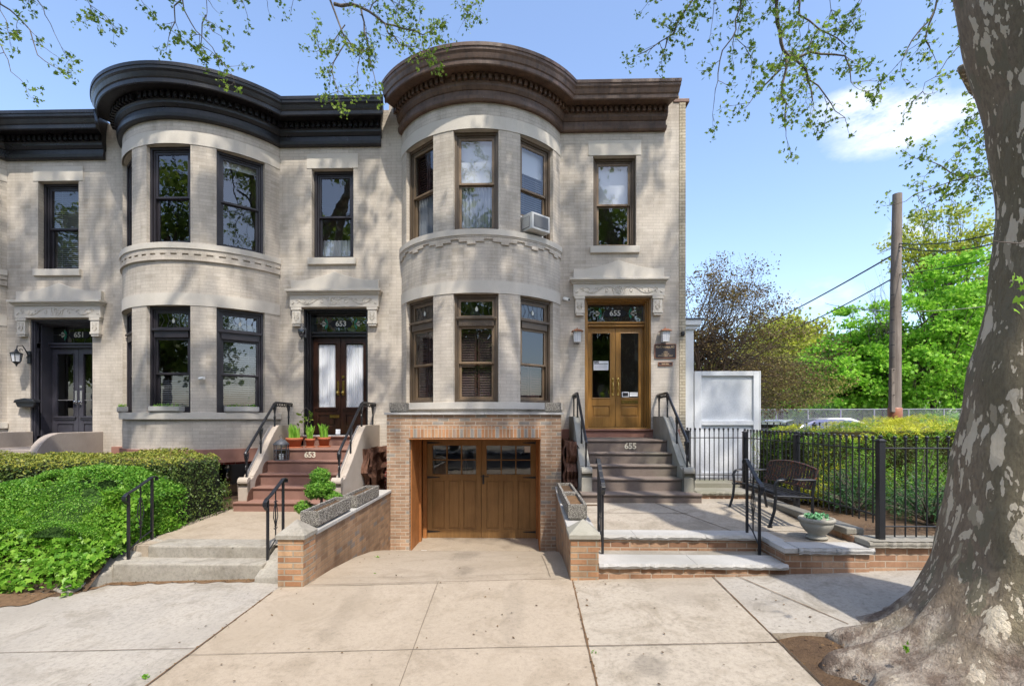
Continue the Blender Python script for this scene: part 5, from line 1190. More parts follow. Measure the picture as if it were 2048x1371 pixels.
m=MB(); m.tube([(0,0,0),(.02,-.02,.4),(.08,-.03,.75),(.0,-.04,.82),(-.10,-.04,.70)],.006,5); m.build('stem',[mTwig],t)
leaves('leaf',[(.0+rng.normal()*.10,-.03,.62+rng.normal()*.07) for _ in range(26)],.08,[mLfPlane],t,'oval',.2)
t=thing('letter','folded leaflet leaning on the sill below the mail slot','paper',(-4.13,.22,-.385)); m=MB(); m.box(-.05,.05,.0,.012,0,.13,0,lambda x,y,z:(x,y+.05*z,z)); m.build('sheet',[mPaper],t)
m=MB(); m.box(-4.80,-3.42,-.03,.02,-.392,-.378); tag(m.build('door_threshold',[mWhite],loc=(-4.1,0,-.39)),'thin white threshold strip under the walnut doors','threshold')
# window boxes of the middle house
for i,(a,l,lb) in enumerate(((-TH-.13,.62,'short window box at the left bow window, seen from its end'),(0,.62,'pale window box on the sill of the middle bow window'),(TH,.62,'pale window box on the right bow sill, beside the stoop'))):
    r=RB+.0; t=trough(-7.04+r*math.sin(a)*1.0,.845-r*math.cos(a),-.2+.305,.17,l,.12,a+PI/2,lb,'window boxes on the bow sill',mSoil,mBlue)
    leaves('plants',[(rng.uniform(-.06,.06),rng.uniform(-.27,.27),.11+rng.uniform(0,.05)*(1+.5*math.sin(k))) for k in range(160)],.028,mLfIvy,t,'oval',.5)
# potted cypress
t=thing('potted_cypress','small bright cypress of rounded clumps in a blue pot behind the trough','potted tree',(-3.02,-3.35,-1.60))
m=MB(); m.lathe([(.001,0),(.10,0),(.16,.16),(.165,.22),(.15,.22),(.14,.19),(.001,.19)],0,0,24); m.build('pot',[mCobalt],t)
m=MB(); 
for a,b,r in (((0,0,.18),(.0,0,.62),.02),((0,0,.28),(-.19,.0,.34),.011),((0,0,.32),(.17,0,.42),.012),((0,0,.4),(-.08,.05,.62),.01),((0,0,.2),(.04,-.03,.5),.014)): m.tube([a,((a[0]+b[0])/2+.02,(a[1]+b[1])/2,(a[2]+b[2])/2),b],[r,r*.8,r*.5],6)
m.build('trunk',[mTwigDk],t)
P=[];D=[]
for c,r,n in (((.0,0,.74),.135,2300),((-.02,0,.56),.17,2600),((-.10,-.02,.50),.11,1200),((.12,0,.58),.10,1000),((-.25,0,.28),.12,1200),((.20,.02,.42),.11,1100),((.12,.05,.45),.10,700)):
    v=rng.normal(size=(n,3)); v/=np.linalg.norm(v,axis=1)[:,None]; rr=r*(1+.12*vnoise(3)(v*3,2.0)[:,None])*rng.uniform(.75,1.05,(n,1)); P.append(np.array(c)+v*rr*np.array([1,1,.85])); D.append(v*1.2)
leaves('crown',np.vstack(P),.024,mLfMound,t,'oval',.3,dirs=np.vstack(D))
# ================================================================ SHRUBS AND HEDGES
def rbox_cloud(x0,x1,y0,y1,z0,z1f,n,amp,seed,rc=.18):
    """random points over the faces of a clipped hedge; returns points, outward dirs, top flag"""
    f=vnoise(seed); A=[(y1-y0)*(x1-x0)*1.2,(x1-x0)*1.2,(y1-y0)*1.1,(y1-y0)*.5,(x1-x0)*.3]; A=np.array(A)/sum(A)
    c=rng.choice(5,size=n,p=A); u=rng.uniform(size=n); v=rng.uniform(size=n)
    X=x0+(x1-x0)*u; Y=y0+(y1-y0)*v; Z=np.zeros(n); D=np.zeros((n,3))
    Zt=z1f(X,Y)
    V2=rng.uniform(size=n)
    t=c==0; Z[t]=Zt[t]; D[t,2]=1
    fr=c==1; Y[fr]=y0; D[fr,1]=-1
    ri=c==2; X[ri]=x1; D[ri,0]=1
    le=c==3; X[le]=x0; D[le,0]=-1
    ba=c==4; Y[ba]=y1; D[ba,1]=1
    s=~t; Z[s]=z0+(z1f(X,Y)[s]-z0)*V2[s]**.8
    P=np.stack([X,Y,Z],1)
    # round the edges
    zt=z1f(P[:,0],P[:,1]); ctr=np.stack([np.clip(P[:,0],x0+rc,x1-rc),np.clip(P[:,1],y0+rc,y1-rc),np.minimum(P[:,2],zt-rc)],1)
    dv=P-ctr; L_=np.linalg.norm(dv,axis=1)[:,None]+1e-6; k=(L_>rc*.5).ravel(); P[k]=ctr[k]+dv[k]/L_[k]*rc; D=dv/L_
    P+=D*(f(P,4.5)[:,None]*amp+f(P,13)[:,None]*amp*.6+rng.uniform(-.05,.015,(n,1)))
    return P,D,(D[:,2]>.55)
zt=lambda x,y:-.575+.012*np.sin(x*2)+.0*y-.02*np.clip(-x-6,0,9)*.45
t=thing('box_hedge','long clipped dark hedge with yellow tipped top','hedge',(-7.5,-2.8,-1.9)); o=np.array(t.location)
P,D,top=rbox_cloud(-14,-5.02,-3.55,-2.12,-1.66,zt,52000,.035,5)
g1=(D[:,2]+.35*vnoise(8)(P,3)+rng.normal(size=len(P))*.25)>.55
gap=(vnoise(71)(P,6)+.5*vnoise(72)(P,15))<1.0; P,D,g1=P[gap],D[gap],g1[gap]
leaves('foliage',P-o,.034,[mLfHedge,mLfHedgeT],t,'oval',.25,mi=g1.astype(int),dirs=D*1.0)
m=MB(); m.box(-13.95-o[0],-5.14-o[0],-3.43-o[1],-2.24-o[1],.12,1.18,0,None,.08); m.build('dark_core',[flat('hedge_inside',(.018,.022,.010),1)],t)  # solid dark body behind the leaves; shade of the gaps is in its colour
m=MB(); 
for k in range(60):
    x=rng.uniform(-13,-5.2)-o[0]; y=rng.choice([-3.5,-2.9])-o[1]+rng.normal()*.05; m.tube([(x,y,0.0),(x+rng.normal()*.08,y,.3),(x+rng.normal()*.15,y,.7)],[.014,.011,.006],5)
m.build('stem',[mTwigDk],t)
def Hm(x,y):
    t_=np.clip((y+4.60)/.85,0,1); dx=x+5.78; z=-1.30+.59*np.sin(PI/2*t_)-np.where(dx<0,.095*dx*dx,.50*dx*dx)
    return z
t=thing('mound_shrub','bright green fine leaved mound between ivy and hedge','shrub',(-6.2,-4.0,-1.6)); o=np.array(t.location)
n=52000; X=rng.uniform(-8.6,-4.98,n); Y=-4.70+1.3*rng.uniform(0,1,n)**1.15; P=np.stack([X,Y,Hm(X,Y)],1); f=vnoise(31)
P[:,2]+=.045*f(P,4)+.025*f(P,12)+rng.uniform(-.05,.02,n); sd=rng.uniform(size=n)<.07
P[sd,0]=-4.98+.05*f(P[sd],6)-.06*rng.uniform(size=sd.sum()); P[sd,2]=-1.62+(Hm(P[sd,0],P[sd,1])+1.62)*rng.uniform(size=sd.sum())
gap=(f(P,7)+.5*f(P,17))<1.05; leaves('foliage',P[gap]-o,.027*(1+.35*f(P[gap],2.5)),mLfMound,t,'oval',.7)
m=MB(); m.grid(lambda u,v:(-8.6+3.56*u-o[0],-4.62+1.25*v-o[1],float(Hm(-8.6+3.56*u,-4.62+1.25*v))-.17-o[2]),30,10,0,None,True); m.build('dark_core',[flat('shrub_inside',(.03,.07,.012),1)],t)  # dark sheet under the leaves, the mound's inner shade put into its colour
# ivy bank
n=12500; X=rng.uniform(-10,-4.92,n); T_=rng.uniform(0,1,n)**.8; f=vnoise(44)
xr_=-5.12+.26*T_; X=np.minimum(X,xr_+rng.normal(size=n)*.03-.0)
Y=-5.22+1.05*T_+.07*f(np.stack([X,T_*0,T_*0],1),3); Z=np.array([bank(x,y) for x,y in zip(X,Y)])+.05+T_*.50+.07*f(np.stack([X,Y,Y],1),5)+rng.uniform(-.07,.05,n)
keep=(rng.uniform(size=n)<np.clip(T_*5+.12,0,1)); P=np.stack([X,Y,Z],1)[keep]
u2=rng.uniform(size=2600); v2=rng.uniform(size=2600); q2=np.stack([-5.42+.46*u2+.04*f(np.stack([u2,v2,v2],1),5),-4.45+.85*v2,-1.60+(.62-.32*v2*0)*(1-u2)**.7+rng.uniform(-.05,.05,2600)],1); P=np.vstack([P,q2])
iv=leaves('ivy_bank',P,.074,mLfIvy,None,'lobed',.7,loc=(-7,-4.8,-1.9),dirs=np.tile([0,-.5,0],(len(P),1))); tag(iv,'glossy light green ivy spilling over the bank to the pavement','ivy',kind='stuff')
m=MB(); m.grid(lambda u,v:(-10+5.0*u,-5.05+.85*v,bank(-10+5*u,-5.05+.85*v)+.0+v*.44),40,10,0,None,True); s_=m.build('ivy_litter',[mSoil]); tag(s_,'dark soil and stems under the ivy','soil',kind='stuff')
m=MB()
for k in range(420):
    x=rng.uniform(-10,-5.2); y=-5.2+rng.uniform(0,.35); z=bank(x,y)+.02; a=rng.uniform(0,PI); l=rng.uniform(.06,.2); m.tube([(x,y,z),(x+l*.5*math.cos(a),y+l*.5*math.sin(a),z+rng.uniform(.0,.05)),(x+l*math.cos(a),y+l*math.sin(a),z+.01)],.003,3)
tag(m.build('dry_stems',[mTwig],loc=(-7,-5,-2)),'dry brown stems and twigs along the bottom of the ivy','twigs',kind='stuff')
# planting bed behind the fence
t=thing('golden_hedge','golden yellow evergreen hedge behind the iron fence','hedge',(6.5,-1.8,-1.4)); o=np.array(t.location)
zg=lambda x,y:-.11-.19*np.clip((5.7-x)/1.2,0,1)+.05*np.sin(x*3.1)+.03*np.sin(x*7+y*5)-.03*np.clip(5-x,0,1)
P,D,top=rbox_cloud(4.35,10.5,-2.75,-1.0,-1.25,zg,60000,.07,15,.22)
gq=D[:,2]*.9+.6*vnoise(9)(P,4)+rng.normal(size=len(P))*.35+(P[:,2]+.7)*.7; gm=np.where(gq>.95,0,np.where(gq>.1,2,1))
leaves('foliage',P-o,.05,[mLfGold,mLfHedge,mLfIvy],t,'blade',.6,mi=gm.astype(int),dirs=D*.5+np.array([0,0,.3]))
m=MB(); m.box(4.45-o[0],10.4-o[0],-2.66-o[1],-1.08-o[1],.1,1.17,0,None,.06); m.build('dark_core',[flat('gold_inside',(.035,.03,.008),1)],t)  # dark box filling the hedge, its inner shade put into the colour
for i,(x,y,r,h,mt,lb) in enumerate(((4.78,-3.35,.58,.72,mLfJun,'low green juniper behind the bench end of the fence'),(5.25,-4.05,.66,.66,mLfJun,'spreading green juniper behind the corner fence post'),(6.25,-3.85,.75,.80,mLfJun,'bushy green juniper half hidden by the plane trunk'),(4.62,-2.65,.45,.90,mLfGold,'upright golden shrub behind the far end of the bench'),(5.75,-3.25,.70,1.08,mLfIvy,'loose yellow green shrub between the junipers'),(4.7,-1.85,.45,.85,mLfHedge,'dark green shrub beside the white panel fence'),(5.05,-2.95,.50,1.0,mLfIvy,'yellow green shrub behind the middle of the fence run'),(7.0,-3.3,.8,1.0,mLfIvy,'wide yellow green shrub behind the plane trunk'))):
    t=thing('evergreen_shrub',lb,'shrub',(x,y,-1.38),group='evergreen shrubs in the fenced bed'); f=vnoise(60+i); nb=46; P=[];D=[]; m=MB()
    for k in range(nb):
        a=rng.uniform(0,2*PI); q=math.sqrt(rng.uniform()); e=np.array([q*r*math.cos(a),q*r*math.sin(a),h*(1-.55*q*q)*rng.uniform(.45,1.05)]); m.tube([(0,0,.02),tuple(e*.55+np.array([0,0,.06])),tuple(e)],[.012,.008,.003],4)
        s=np.linspace(.40,1.05,95)[:,None]; P.append(e*s+rng.normal(size=(95,3))*.05); D.append(np.tile(e/np.linalg.norm(e),(95,1))*.4)
    m.build('stem',[mTwig],t); leaves('foliage',np.vstack(P),.048,mt,t,'blade',.3,dirs=np.vstack(D))
# weeds in the joints
def weed(x,y,s,label,n=26,zf=gz):
    z=zf(x,y); o=leaves('weed',[(x+rng.normal()*s*.35,y+rng.normal()*s*.3,z+rng.uniform(.005,s*.5)) for _ in range(n)],s*.42,[mLfIvy],None,'oval',.5,loc=(x,y,z)); tag(o,label,'weed')
p=at(290,1365,3.75); weed(p[0],p[1],.05,'weed tuft in the joint at the bottom edge of the driveway')
p=at(1187,1322,3.9); weed(p[0],p[1],.04,'small weed in the right joint of the driveway apron',14)
dzf=lambda x,y:ramp_((x+2.62)/3.3,(y+5.05)/5.1)[2]
weed(-2.15,-3.35,.05,'green weed on the driveway beside the left wall',20,dzf); weed(-1.85,-4.5,.03,'tiny weed low on the driveway between the piers',10,dzf)
# fallen debris
P=[];
for k in range(190):
    x=rng.uniform(-3.4,3.0); y=rng.uniform(-7.6,-4.9) if x>-2.2 else rng.uniform(-7.6,-5.1); P.append((x,y,gz(x,y)+.012))
for k in range(60):
    x=rng.uniform(-2.4,.4); y=rng.uniform(-4.9,-1.0); P.append((x,y,dzf(x,y)+.01))
for k in range(420):
    y=rng.uniform(-8.0,YP-.02); x=lineX(pD,y)+rng.uniform(-.05,1.1)**1.0; P.append((x,y,gz(x,y)-.035+rng.uniform(0,.02)))
for k in range(500):
    x=rng.uniform(-8,-3.2); y=rng.uniform(-5.32,-5.0) if x<-5.1 else -4.79-abs(rng.normal())*.045; P.append((x,y,gz(x,y)+.012+rng.uniform(0,.012)))
for k in range(600): P.append((rng.uniform(4.0,7),rng.uniform(-4.7,-2.6),-1.36+rng.uniform(0,.03)))
for k in range(120): y=rng.uniform(-8,-5.1); x=lineX(pA if k%2 else pC,y)+rng.normal()*.012; P.append((x,y,gz(x,y)+.012))
o=leaves('leaf_debris',P,.019,[leafm('dry_leaf',[(.05,.03,.018),(.12,.07,.03),(.20,.12,.05)],.8,.1)],None,'oval',2.5,jit=.6,loc=(0,-5,-1.9)); tag(o,'tiny dry leaves and seeds scattered on the driveway','debris',kind='stuff')
m=MB(); x,y=-1.88,-1.42; m.box(x-.05,x+.06,y-.015,y+.02,dzf(x,y)+.002,dzf(x,y)+.02); tag(m.build('litter',[mWhite],loc=(x,y,dzf(x,y)),bevel=.006),'small white scrap of litter at the garage threshold','litter')
# ================================================================ PLANE TREES
def plane_tree(label,ctab,limbs,hangs,roots,clumps,seed,anchor,nth=96,extra=None):
    """ctab: (z, cx, cy, R)"""
    z0=ctab[0][0]; t=thing('plane_tree',label,'tree',(ctab[0][1],ctab[0][2],gz(ctab[0][1],ctab[0][2])),group='mottled street plane trees'); o=Vector(t.location); f=vnoise(seed)
    def interp(z):
        for a,b in zip(ctab,ctab[1:]):
            if a[0]<=z<=b[0]: u=(z-a[0])/(b[0]-a[0]); u=u*u*(3-2*u)*.5+u*.5; return [a[i]+(b[i]-a[i])*u for i in (1,2,3)]
        return ctab[-1][1:]
    zs=list(np.linspace(z0,z0+1.0,46))+list(np.linspace(z0+1.03,ctab[-1][0],70)); m=MB(); vs=[]; zg=gz(ctab[0][1],ctab[0][2])
    th=np.linspace(0,2*PI,nth,endpoint=False)
    for z in zs:
        cx,cy,R=interp(z); P=np.stack([np.cos(th)*1.2,np.sin(th)*1.2,np.full(nth,z*.7)],1); r=R*(1+.035*f(P,1.6)+.016*f(P,4.5)+.006*f(P,14))
        hgt=max(0,z-zg)
        for (a,e,w,fall) in roots:
            d=(th-R_(a)+PI)%(2*PI)-PI; wob=1+.25*f(P,3); r=r+e*np.exp(-(np.abs(d)/R_(w))**1.35)*np.exp(-hgt/fall)*wob
        r=r+(.035*f(P,6)+.018*f(P,17))*math.exp(-hgt/.45)
        vs+=[(cx+r[j]*math.cos(th[j])-o.x,cy+r[j]*math.sin(th[j])-o.y,z-o.z) for j in range(nth)]
    k=len(zs); m.add(vs,[(i*nth+j,i*nth+(j+1)%nth,(i+1)*nth+(j+1)%nth,(i+1)*nth+j) for i in range(k-1) for j in range(nth)],0,None,True)
    for pts,r0,r1 in limbs:
        n_=len(pts); pp=[]; 
        for a,b in zip(pts,pts[1:]):
            for s in range(4): u=s/4; pp.append(tuple(a[i]+(b[i]-a[i])*u+(rng.normal()*.05 if s else 0) for i in range(3)))
        pp.append(pts[-1]); m.tube([Vector(p)-o for p in pp],[r0+(r1-r0)*i/(len(pp)-1) for i in range(len(pp))],10)
    m.build('trunk',[mBark],t)
    b=MB(); LP=[]
    def twig(p,d,l,r,depth):
        n_=3+int(l/.12); q=Vector(p); pts=[q.copy()]; dd=Vector(d).normalized()
        for i in range(n_):
            dd=(dd+Vector((rng.normal()*.22,rng.normal()*.22,rng.normal()*.2-.05))).normalized(); q=q+dd*(l/n_); pts.append(q.copy())
            if depth>0 and rng.uniform()<.5: twig(q,dd+Vector(rng.normal(size=3))*.8,l*rng.uniform(.35,.65),r*.6,depth-1)
            if depth<=1 and rng.uniform()<.62:
                for _ in range(rng.integers(1,3)): LP.append(tuple(q+Vector(rng.normal(size=3))*.035+Vector((0,0,-.02))))
        b.tube([x-o for x in pts],[r*(1-.7*i/n_) for i in range(n_+1)],3,0,None,True,False)
        for _ in range(rng.integers(2,5)): LP.append(tuple(q+Vector(rng.normal(size=3))*.035))
    for pts,r0,dens,ln in hangs:
        pp=[Vector(p) for p in pts]; L_=len(pp); fine=[]
        for a,c in zip(pp,pp[1:]):
            k_=max(2,int((c-a).length/.12))
            for s in range(k_): fine.append(a.lerp(c,s/k_)+(Vector(rng.normal(size=3))*.018 if s else Vector((0,0,0))))
        fine.append(pp[-1]); k_=len(fine); b.tube([x-o for x in fine],[max(.003,r0*(1-.85*i/k_)) for i in range(k_)],6)
        for i,q in enumerate(fine):
            if i<k_*.12: continue
            for _ in range(rng.poisson(dens*.9)):
                dd=(fine[min(i+1,k_-1)]-fine[max(0,i-1)]).normalized()*.7+Vector(rng.normal(size=3))*.9; dd.z-=.25; twig(q,dd,rng.uniform(.18,ln),.005,1)
        twig(fine[-1],fine[-1]-fine[-3],ln*.7,.004,1)
    b.build('branch',[mTwig],t)
    nh=len(LP); mi=[0]*nh
    P=list(LP); 
    for (cx,cy,cz,r,n_) in clumps:
        c=rng.normal(size=(n_,3))*np.array([r,r*.8,r*.45])+np.array([cx,cy,cz]); P+=list(map(tuple,c))
    P=np.array(P)-np.array(o); sz=np.where(np.arange(len(P))<nh,.047,.15)
    leaves('crown',P,sz,mLfPlane,t,'lobed',.5,jit=.45)
    return t
def pxl(pts,d): return [at(x,y,d+ (i*.02)) for i,(x,y) in enumerate(pts)]
A=(3.75,-6.6,4.4)
def hang(anchor,pts,d,r=.02,dens=1.0,ln=.5): return ([anchor]*(1 if anchor else 0)+pxl(pts,d),r,dens,ln)
a1=(1.9,-4.6,6.6); a2=(3.2,-5.2,6.0); a3=(.6,-4.2,7.0); a4=(4.6,-5.4,5.6)
hA=[hang(a1,[(1545,-110),(1553,0),(1562,85),(1578,112),(1612,140),(1625,200)],6,.05,.75,.55),hang(None,[(1578,112),(1640,108),(1690,112),(1702,165)],6.1,.02,.9,.5),hang(None,[(1573,112),(1562,190),(1572,262)],6.05,.018,.9,.45),
 hang(None,[(1560,140),(1520,180),(1500,205)],6.1,.012,1,.35),hang(None,[(1612,140),(1650,190),(1690,235)],6.1,.012,1.1,.4),
 hang(a2,[(1585,-80),(1598,30),(1640,60),(1690,90)],6.4,.03,.7,.5),hang(a1,[(1500,-80),(1472,60),(1440,120),(1428,205)],6.3,.022,.85,.5),hang(a1,[(1494,-60),(1475,80),(1500,110)],6.6,.018,.8,.45),
 hang(a3,[(1405,-90),(1385,0),(1355,45),(1335,75),(1305,95),(1275,110)],6.8,.03,.7,.36),hang(None,[(1335,75),(1324,115)],6.9,.012,.8,.25),hang(a3,[(1330,-60),(1300,0)],6.6,.012,.6,.35),
 hang(a4,[(1905,-90),(1870,20),(1840,60),(1808,115)],6.0,.028,.9,.5),hang(None,[(1868,25),(1850,80),(1868,112)],6.1,.012,.8,.35),hang(a4,[(2000,-20),(1935,70),(1885,135),(1850,165),(1830,195)],6.5,.016,1,.45),
 hang((4.4,-5.6,3.2),[(2060,300),(1975,350),(1905,362),(1850,382),(1812,402)],6.2,.022,1.0,.45),hang(None,[(1930,356),(1880,330),(1835,318)],6.3,.01,.9,.35),hang(None,[(1900,362),(1880,400),(1850,415)],6.3,.01,.8,.3),hang((4.4,-5.6,3.2),[(2000,240),(1965,262),(1930,290)],6.6,.01,.9,.4),
 hang(a2,[(1760,-70),(1722,5),(1702,42)],6.2,.014,.7,.35),hang(a2,[(1660,-70),(1662,20),(1672,50)],6.6,.014,.9,.4),hang(a1,[(1440,-80),(1428,10),(1422,60)],6.6,.014,.8,.35)]
cl=[]
def canopy(xr,n,seed,zr=(9.5,16.5),k=120):  # unseen leaf clumps above the frame, spread to dapple the facade with shade
    r=np.random.default_rng(seed)
    for _ in range(n):
        x=r.uniform(*xr); y=r.uniform(-8.8,-3.2); z=r.uniform(*zr)+.25*max(0,-y-3)*0
        q0,q1=x+.42*y,z+1.7*y  # where the clump's shadow meets the facade; clumps shading the doors are left out
        if -5.0<q0<-3.1 and -.8<q1<2.3: continue
        if 1.2<q0<2.9 and -.4<q1<1.7 and r.uniform()<.7: continue
        cl.append((x,y,z,r.uniform(.2,.42),int(r.uniform(.5,1.5)*k)))
canopy((-1.5,8.0),84,5)
limA=[([(3.72,-6.85,4.2),(3.2,-6.0,5.8),(2.3,-5.0,7.0),(.9,-4.4,8.4),(-.6,-4.2,10)],.15,.05),([(3.75,-6.8,4.2),(4.3,-5.9,6.0),(4.9,-5.0,8.0),(5.4,-4.4,10.5)],.17,.05),([(3.7,-6.9,4.3),(3.3,-7.2,6.5),(2.4,-6.8,9),(1.3,-6.4,12)],.25,.06),([(2.3,-5.0,7.0),(1.9,-4.6,6.6)],.08,.05),([(3.2,-6,5.8),(3.2,-5.2,6.0)],.07,.05),([(.9,-4.4,8.4),(.6,-4.2,7.0)],.05,.03),([(4.3,-5.9,6.0),(4.6,-5.4,5.6)],.06,.03),([(2.4,-6.8,9),(3.6,-5.2,11.5)],.1,.04),([(4.9,-5,8),(3.4,-4.4,10.2)],.1,.03),([(3.72,-6.5,3.2),(4.4,-5.6,3.2)],.05,.03)]
rootsA=[(192,.90,11,.20),(174,.55,8,.30),(203,.35,6,.34),(217,.72,9,.20),(231,.35,6,.34),(246,.62,9,.20),(262,.4,7,.30),(278,.6,9,.2),(156,.5,10,.26),(140,.3,7,.35),(120,.4,16,.25),(20,.8,25,.3),(300,.9,20,.3),(70,.5,20,.3)]
tA=plane_tree('massive mottled plane tree with flared roots at the right edge','x' and [(-2.02,3.9,-6.9,.86),(-1.55,3.9,-6.9,.82),(-1.0,3.9,-6.9,.72),(-.4,3.9,-6.9,.64),(.2,3.9,-6.9,.55),(.9,3.9,-6.9,.44),(1.6,3.9,-6.9,.39),(2.2,3.86,-6.9,.405),(3.0,3.75,-6.9,.47),(3.8,3.7,-6.88,.52),(4.6,3.7,-6.85,.42)],limA,hA,rootsA,cl,77,A)
m=MB(); m.tube([tuple(Vector(q)-tA.location) for q in (at(2110,470,3.05),at(2040,487,2.98),at(2000,484,2.97),at(1982,480,2.97))],[.005,.004,.003,.002],5); m.build('twig',[mTwig],tA)
# near leaves at right edge of the trunk
P=[]; 
for (x,y) in ((2040,558),(2030,552),(2025,570),(2044,575),(2046,595),(2038,600),(2046,612),(2034,620)): P.append(tuple(np.array(at(x,y,2.95))-np.array(tA.location)))
leaves('epicormic_leaf',P,.055,mLfMaple,tA,'lobed',.2,dirs=np.tile([0,-1.2,0],(8,1)))
p=np.array(at(1812,1295,3.35)); P=[tuple(p+rng.normal(size=3)*np.array([.012,.01,.02])-np.array(tA.location)) for _ in range(16)]; leaves('root_sucker',P,.03,mLfIvy,tA,'oval',.2)
cl=[]
canopy((-12.5,-1.0),92,9)
b1=(-6.0,-4.6,6.4); b2=(-4.6,-4.4,6.9); b3=(-2.6,-3.9,7.6); b0=(-7.6,-5,6)
hB=[hang(b0,[(-60,-60),(20,20),(60,60),(75,110),(105,132)],6.4,.02,0.68,0.40),hang(b0,[(40,-60),(90,30),(118,85)],6.6,.016,0.68,0.36),hang(b0,[(130,-60),(180,10),(215,42)],6.6,.014,0.68,0.32),hang(b0,[(-40,20),(8,105),(42,160)],6.3,.016,0.77,0.32),hang(b0,[(-10,-60),(0,20),(15,60)],6.2,.014,0.77,0.36),
 hang(b1,[(350,-70),(368,20),(392,62),(425,95),(458,142)],6.7,.018,0.68,0.32),hang(None,[(362,0),(342,60),(335,90)],6.8,.01,0.68,0.24),hang(b1,[(425,-60),(412,40),(442,72)],6.7,.014,0.77,0.32),hang(b1,[(475,-60),(492,22)],6.9,.014,0.85,0.32),hang(None,[(412,30),(402,90),(425,105)],6.9,.009,0.68,0.24),hang(b1,[(250,-60),(285,5)],6.6,.009,0.42,0.24),hang(b1,[(520,-60),(535,5)],6.9,.009,0.68,0.24),
 hang(b2,[(640,-100),(668,20),(692,85),(664,142),(676,182)],7.4,.035,0.96,0.46),hang(None,[(668,8),(720,14),(770,48),(830,62),(862,62)],7.5,.028,1.16,0.46),hang(None,[(722,16),(735,80),(748,150),(760,176)],7.6,.016,1.16,0.37),hang(None,[(770,48),(800,90),(852,102)],7.5,.014,1.16,0.41),hang(None,[(690,70),(720,100),(715,160)],7.5,.01,1.16,0.37),hang(None,[(690,50),(660,90),(640,100)],7.5,.01,1.02,0.32),hang(b2,[(600,-60),(585,8)],7.2,.01,0.77,0.28),hang(b3,[(830,-70),(800,0),(790,40)],7.4,.014,1.16,0.41),hang(b3,[(905,-60),(925,10),(938,22)],7.2,.01,1.02,0.28),hang(None,[(740,20),(765,-20),(800,10)],7.5,.01,1.16,0.37)]
limB=[([(-8.3,-8.6,3.8),(-7.8,-6.8,5.4),(-7.6,-5,6),(-6,-4.6,6.4)],.2,.06),([(-7.8,-6.8,5.4),(-6.0,-5.4,7.5),(-4.6,-4.4,6.9)],.14,.05),([(-6.0,-5.4,7.5),(-3.8,-4.6,8.6),(-2.6,-3.9,7.6)],.1,.05),([(-8.3,-8.6,3.9),(-9,-6.5,7),(-9.6,-5,10),(-9.8,-4.4,12)],.2,.05),([(-8.3,-8.6,3.9),(-6.5,-7,8.5),(-4.4,-6,11.5)],.2,.05)]
plane_tree('plane tree whose hanging twigs cross the sky above the black cornice',[(-2.3,-8.4,-8.6,.6),(-1.5,-8.4,-8.6,.45),(1,-8.4,-8.6,.36),(4.2,-8.3,-8.6,.34)],limB,hB,[(0,.4,20,.25),(120,.4,20,.25),(240,.5,20,.25)],cl,78,b1,48)
# ================================================================ BACKGROUND TREES
def bg_tree(label,name,base,H,blobs,nclump,nleaf,size,mat,tr,stems=1,tpl='lobed',cr=.5,barkm=None,nbr=40,flat_=.5):
    t=thing(name,label,'tree',base,group='trees around the parking lot'); m=MB(); C=[]
    W=np.array([b[3]**1.5*b[4] for b in blobs]); W/=W.sum()
    for _ in range(nclump):
        b=blobs[rng.choice(len(blobs),p=W)]; v=rng.normal(size=3); v/=np.linalg.norm(v); r=rng.uniform(.35,1.05)**.6
        C.append((b[0]+v[0]*b[3]*r,b[1]+v[1]*b[3]*r,b[2]+v[2]*b[4]*r))
    tops=[]
    for s in range(stems):
        a=rng.uniform(0,2*PI); e=(0.0,0.0,H*.72) if stems==1 else (math.cos(a)*H*.16,math.sin(a)*H*.10,H*.6)
        pts=[(0+.08*s*math.cos(a),0,-.1),(e[0]*.4+rng.normal()*.05,e[1]*.4,H*.3),(e[0]*.8,e[1]*.8,H*.5),e]; m.tube(pts,[tr,tr*.75,tr*.5,tr*.2],8); tops.append(pts)
    for c in C[:nbr]:
        pt=tops[rng.integers(len(tops))]; j=rng.uniform(.25,.95); k=min(2,int(j*3)); u=j*3-k; s0=Vector(pt[k]).lerp(Vector(pt[k+1]),u)
        cc=Vector(c); mid=s0.lerp(cc,.55)+Vector((rng.normal()*.1,rng.normal()*.1,-.05*H*.3)); m.tube([s0,mid,cc],[tr*.28,tr*.16,tr*.05],5)
        for _ in range(3): e=cc+Vector(rng.normal(size=3))*cr*1.2; m.tube([mid.lerp(cc,rng.uniform(.3,.9)),e],[tr*.09,tr*.03],3)
    m.build('trunk',[barkm or mTwigDk],t)
    per=max(1,nleaf//nclump); P=[]
    for c in C:
        n_=int(per*rng.uniform(.5,1.5)); P.append(np.array(c)+rng.normal(size=(n_,3))*np.array([cr,cr,cr*flat_]))
    if nleaf: leaves('crown',np.vstack(P),size,mat,t,tpl,.6,jit=.4)
    return t
mLfOliv2=leafm('brown_sprout_leaf',[(.07,.045,.025),(.15,.105,.04),(.24,.20,.06)],.5,.35)
def G(px,d,z=-1.6): x,y,_=at(px,835,d); return (x,y,z)
bg_tree('bright green maple left of the utility pole','maple_tree',G(1722,26),8,[(-.9,0,3.8,2.4,2.1),(.8,0,4.6,2.1,2.1),(-.2,0,6.4,1.5,1.1),(-2.1,0,2.6,1.8,1.2),(1.2,0,2.2,1.8,1.1)],230,24000,.17,mLfMaple,.16,cr=.30,nbr=60,flat_=.4)
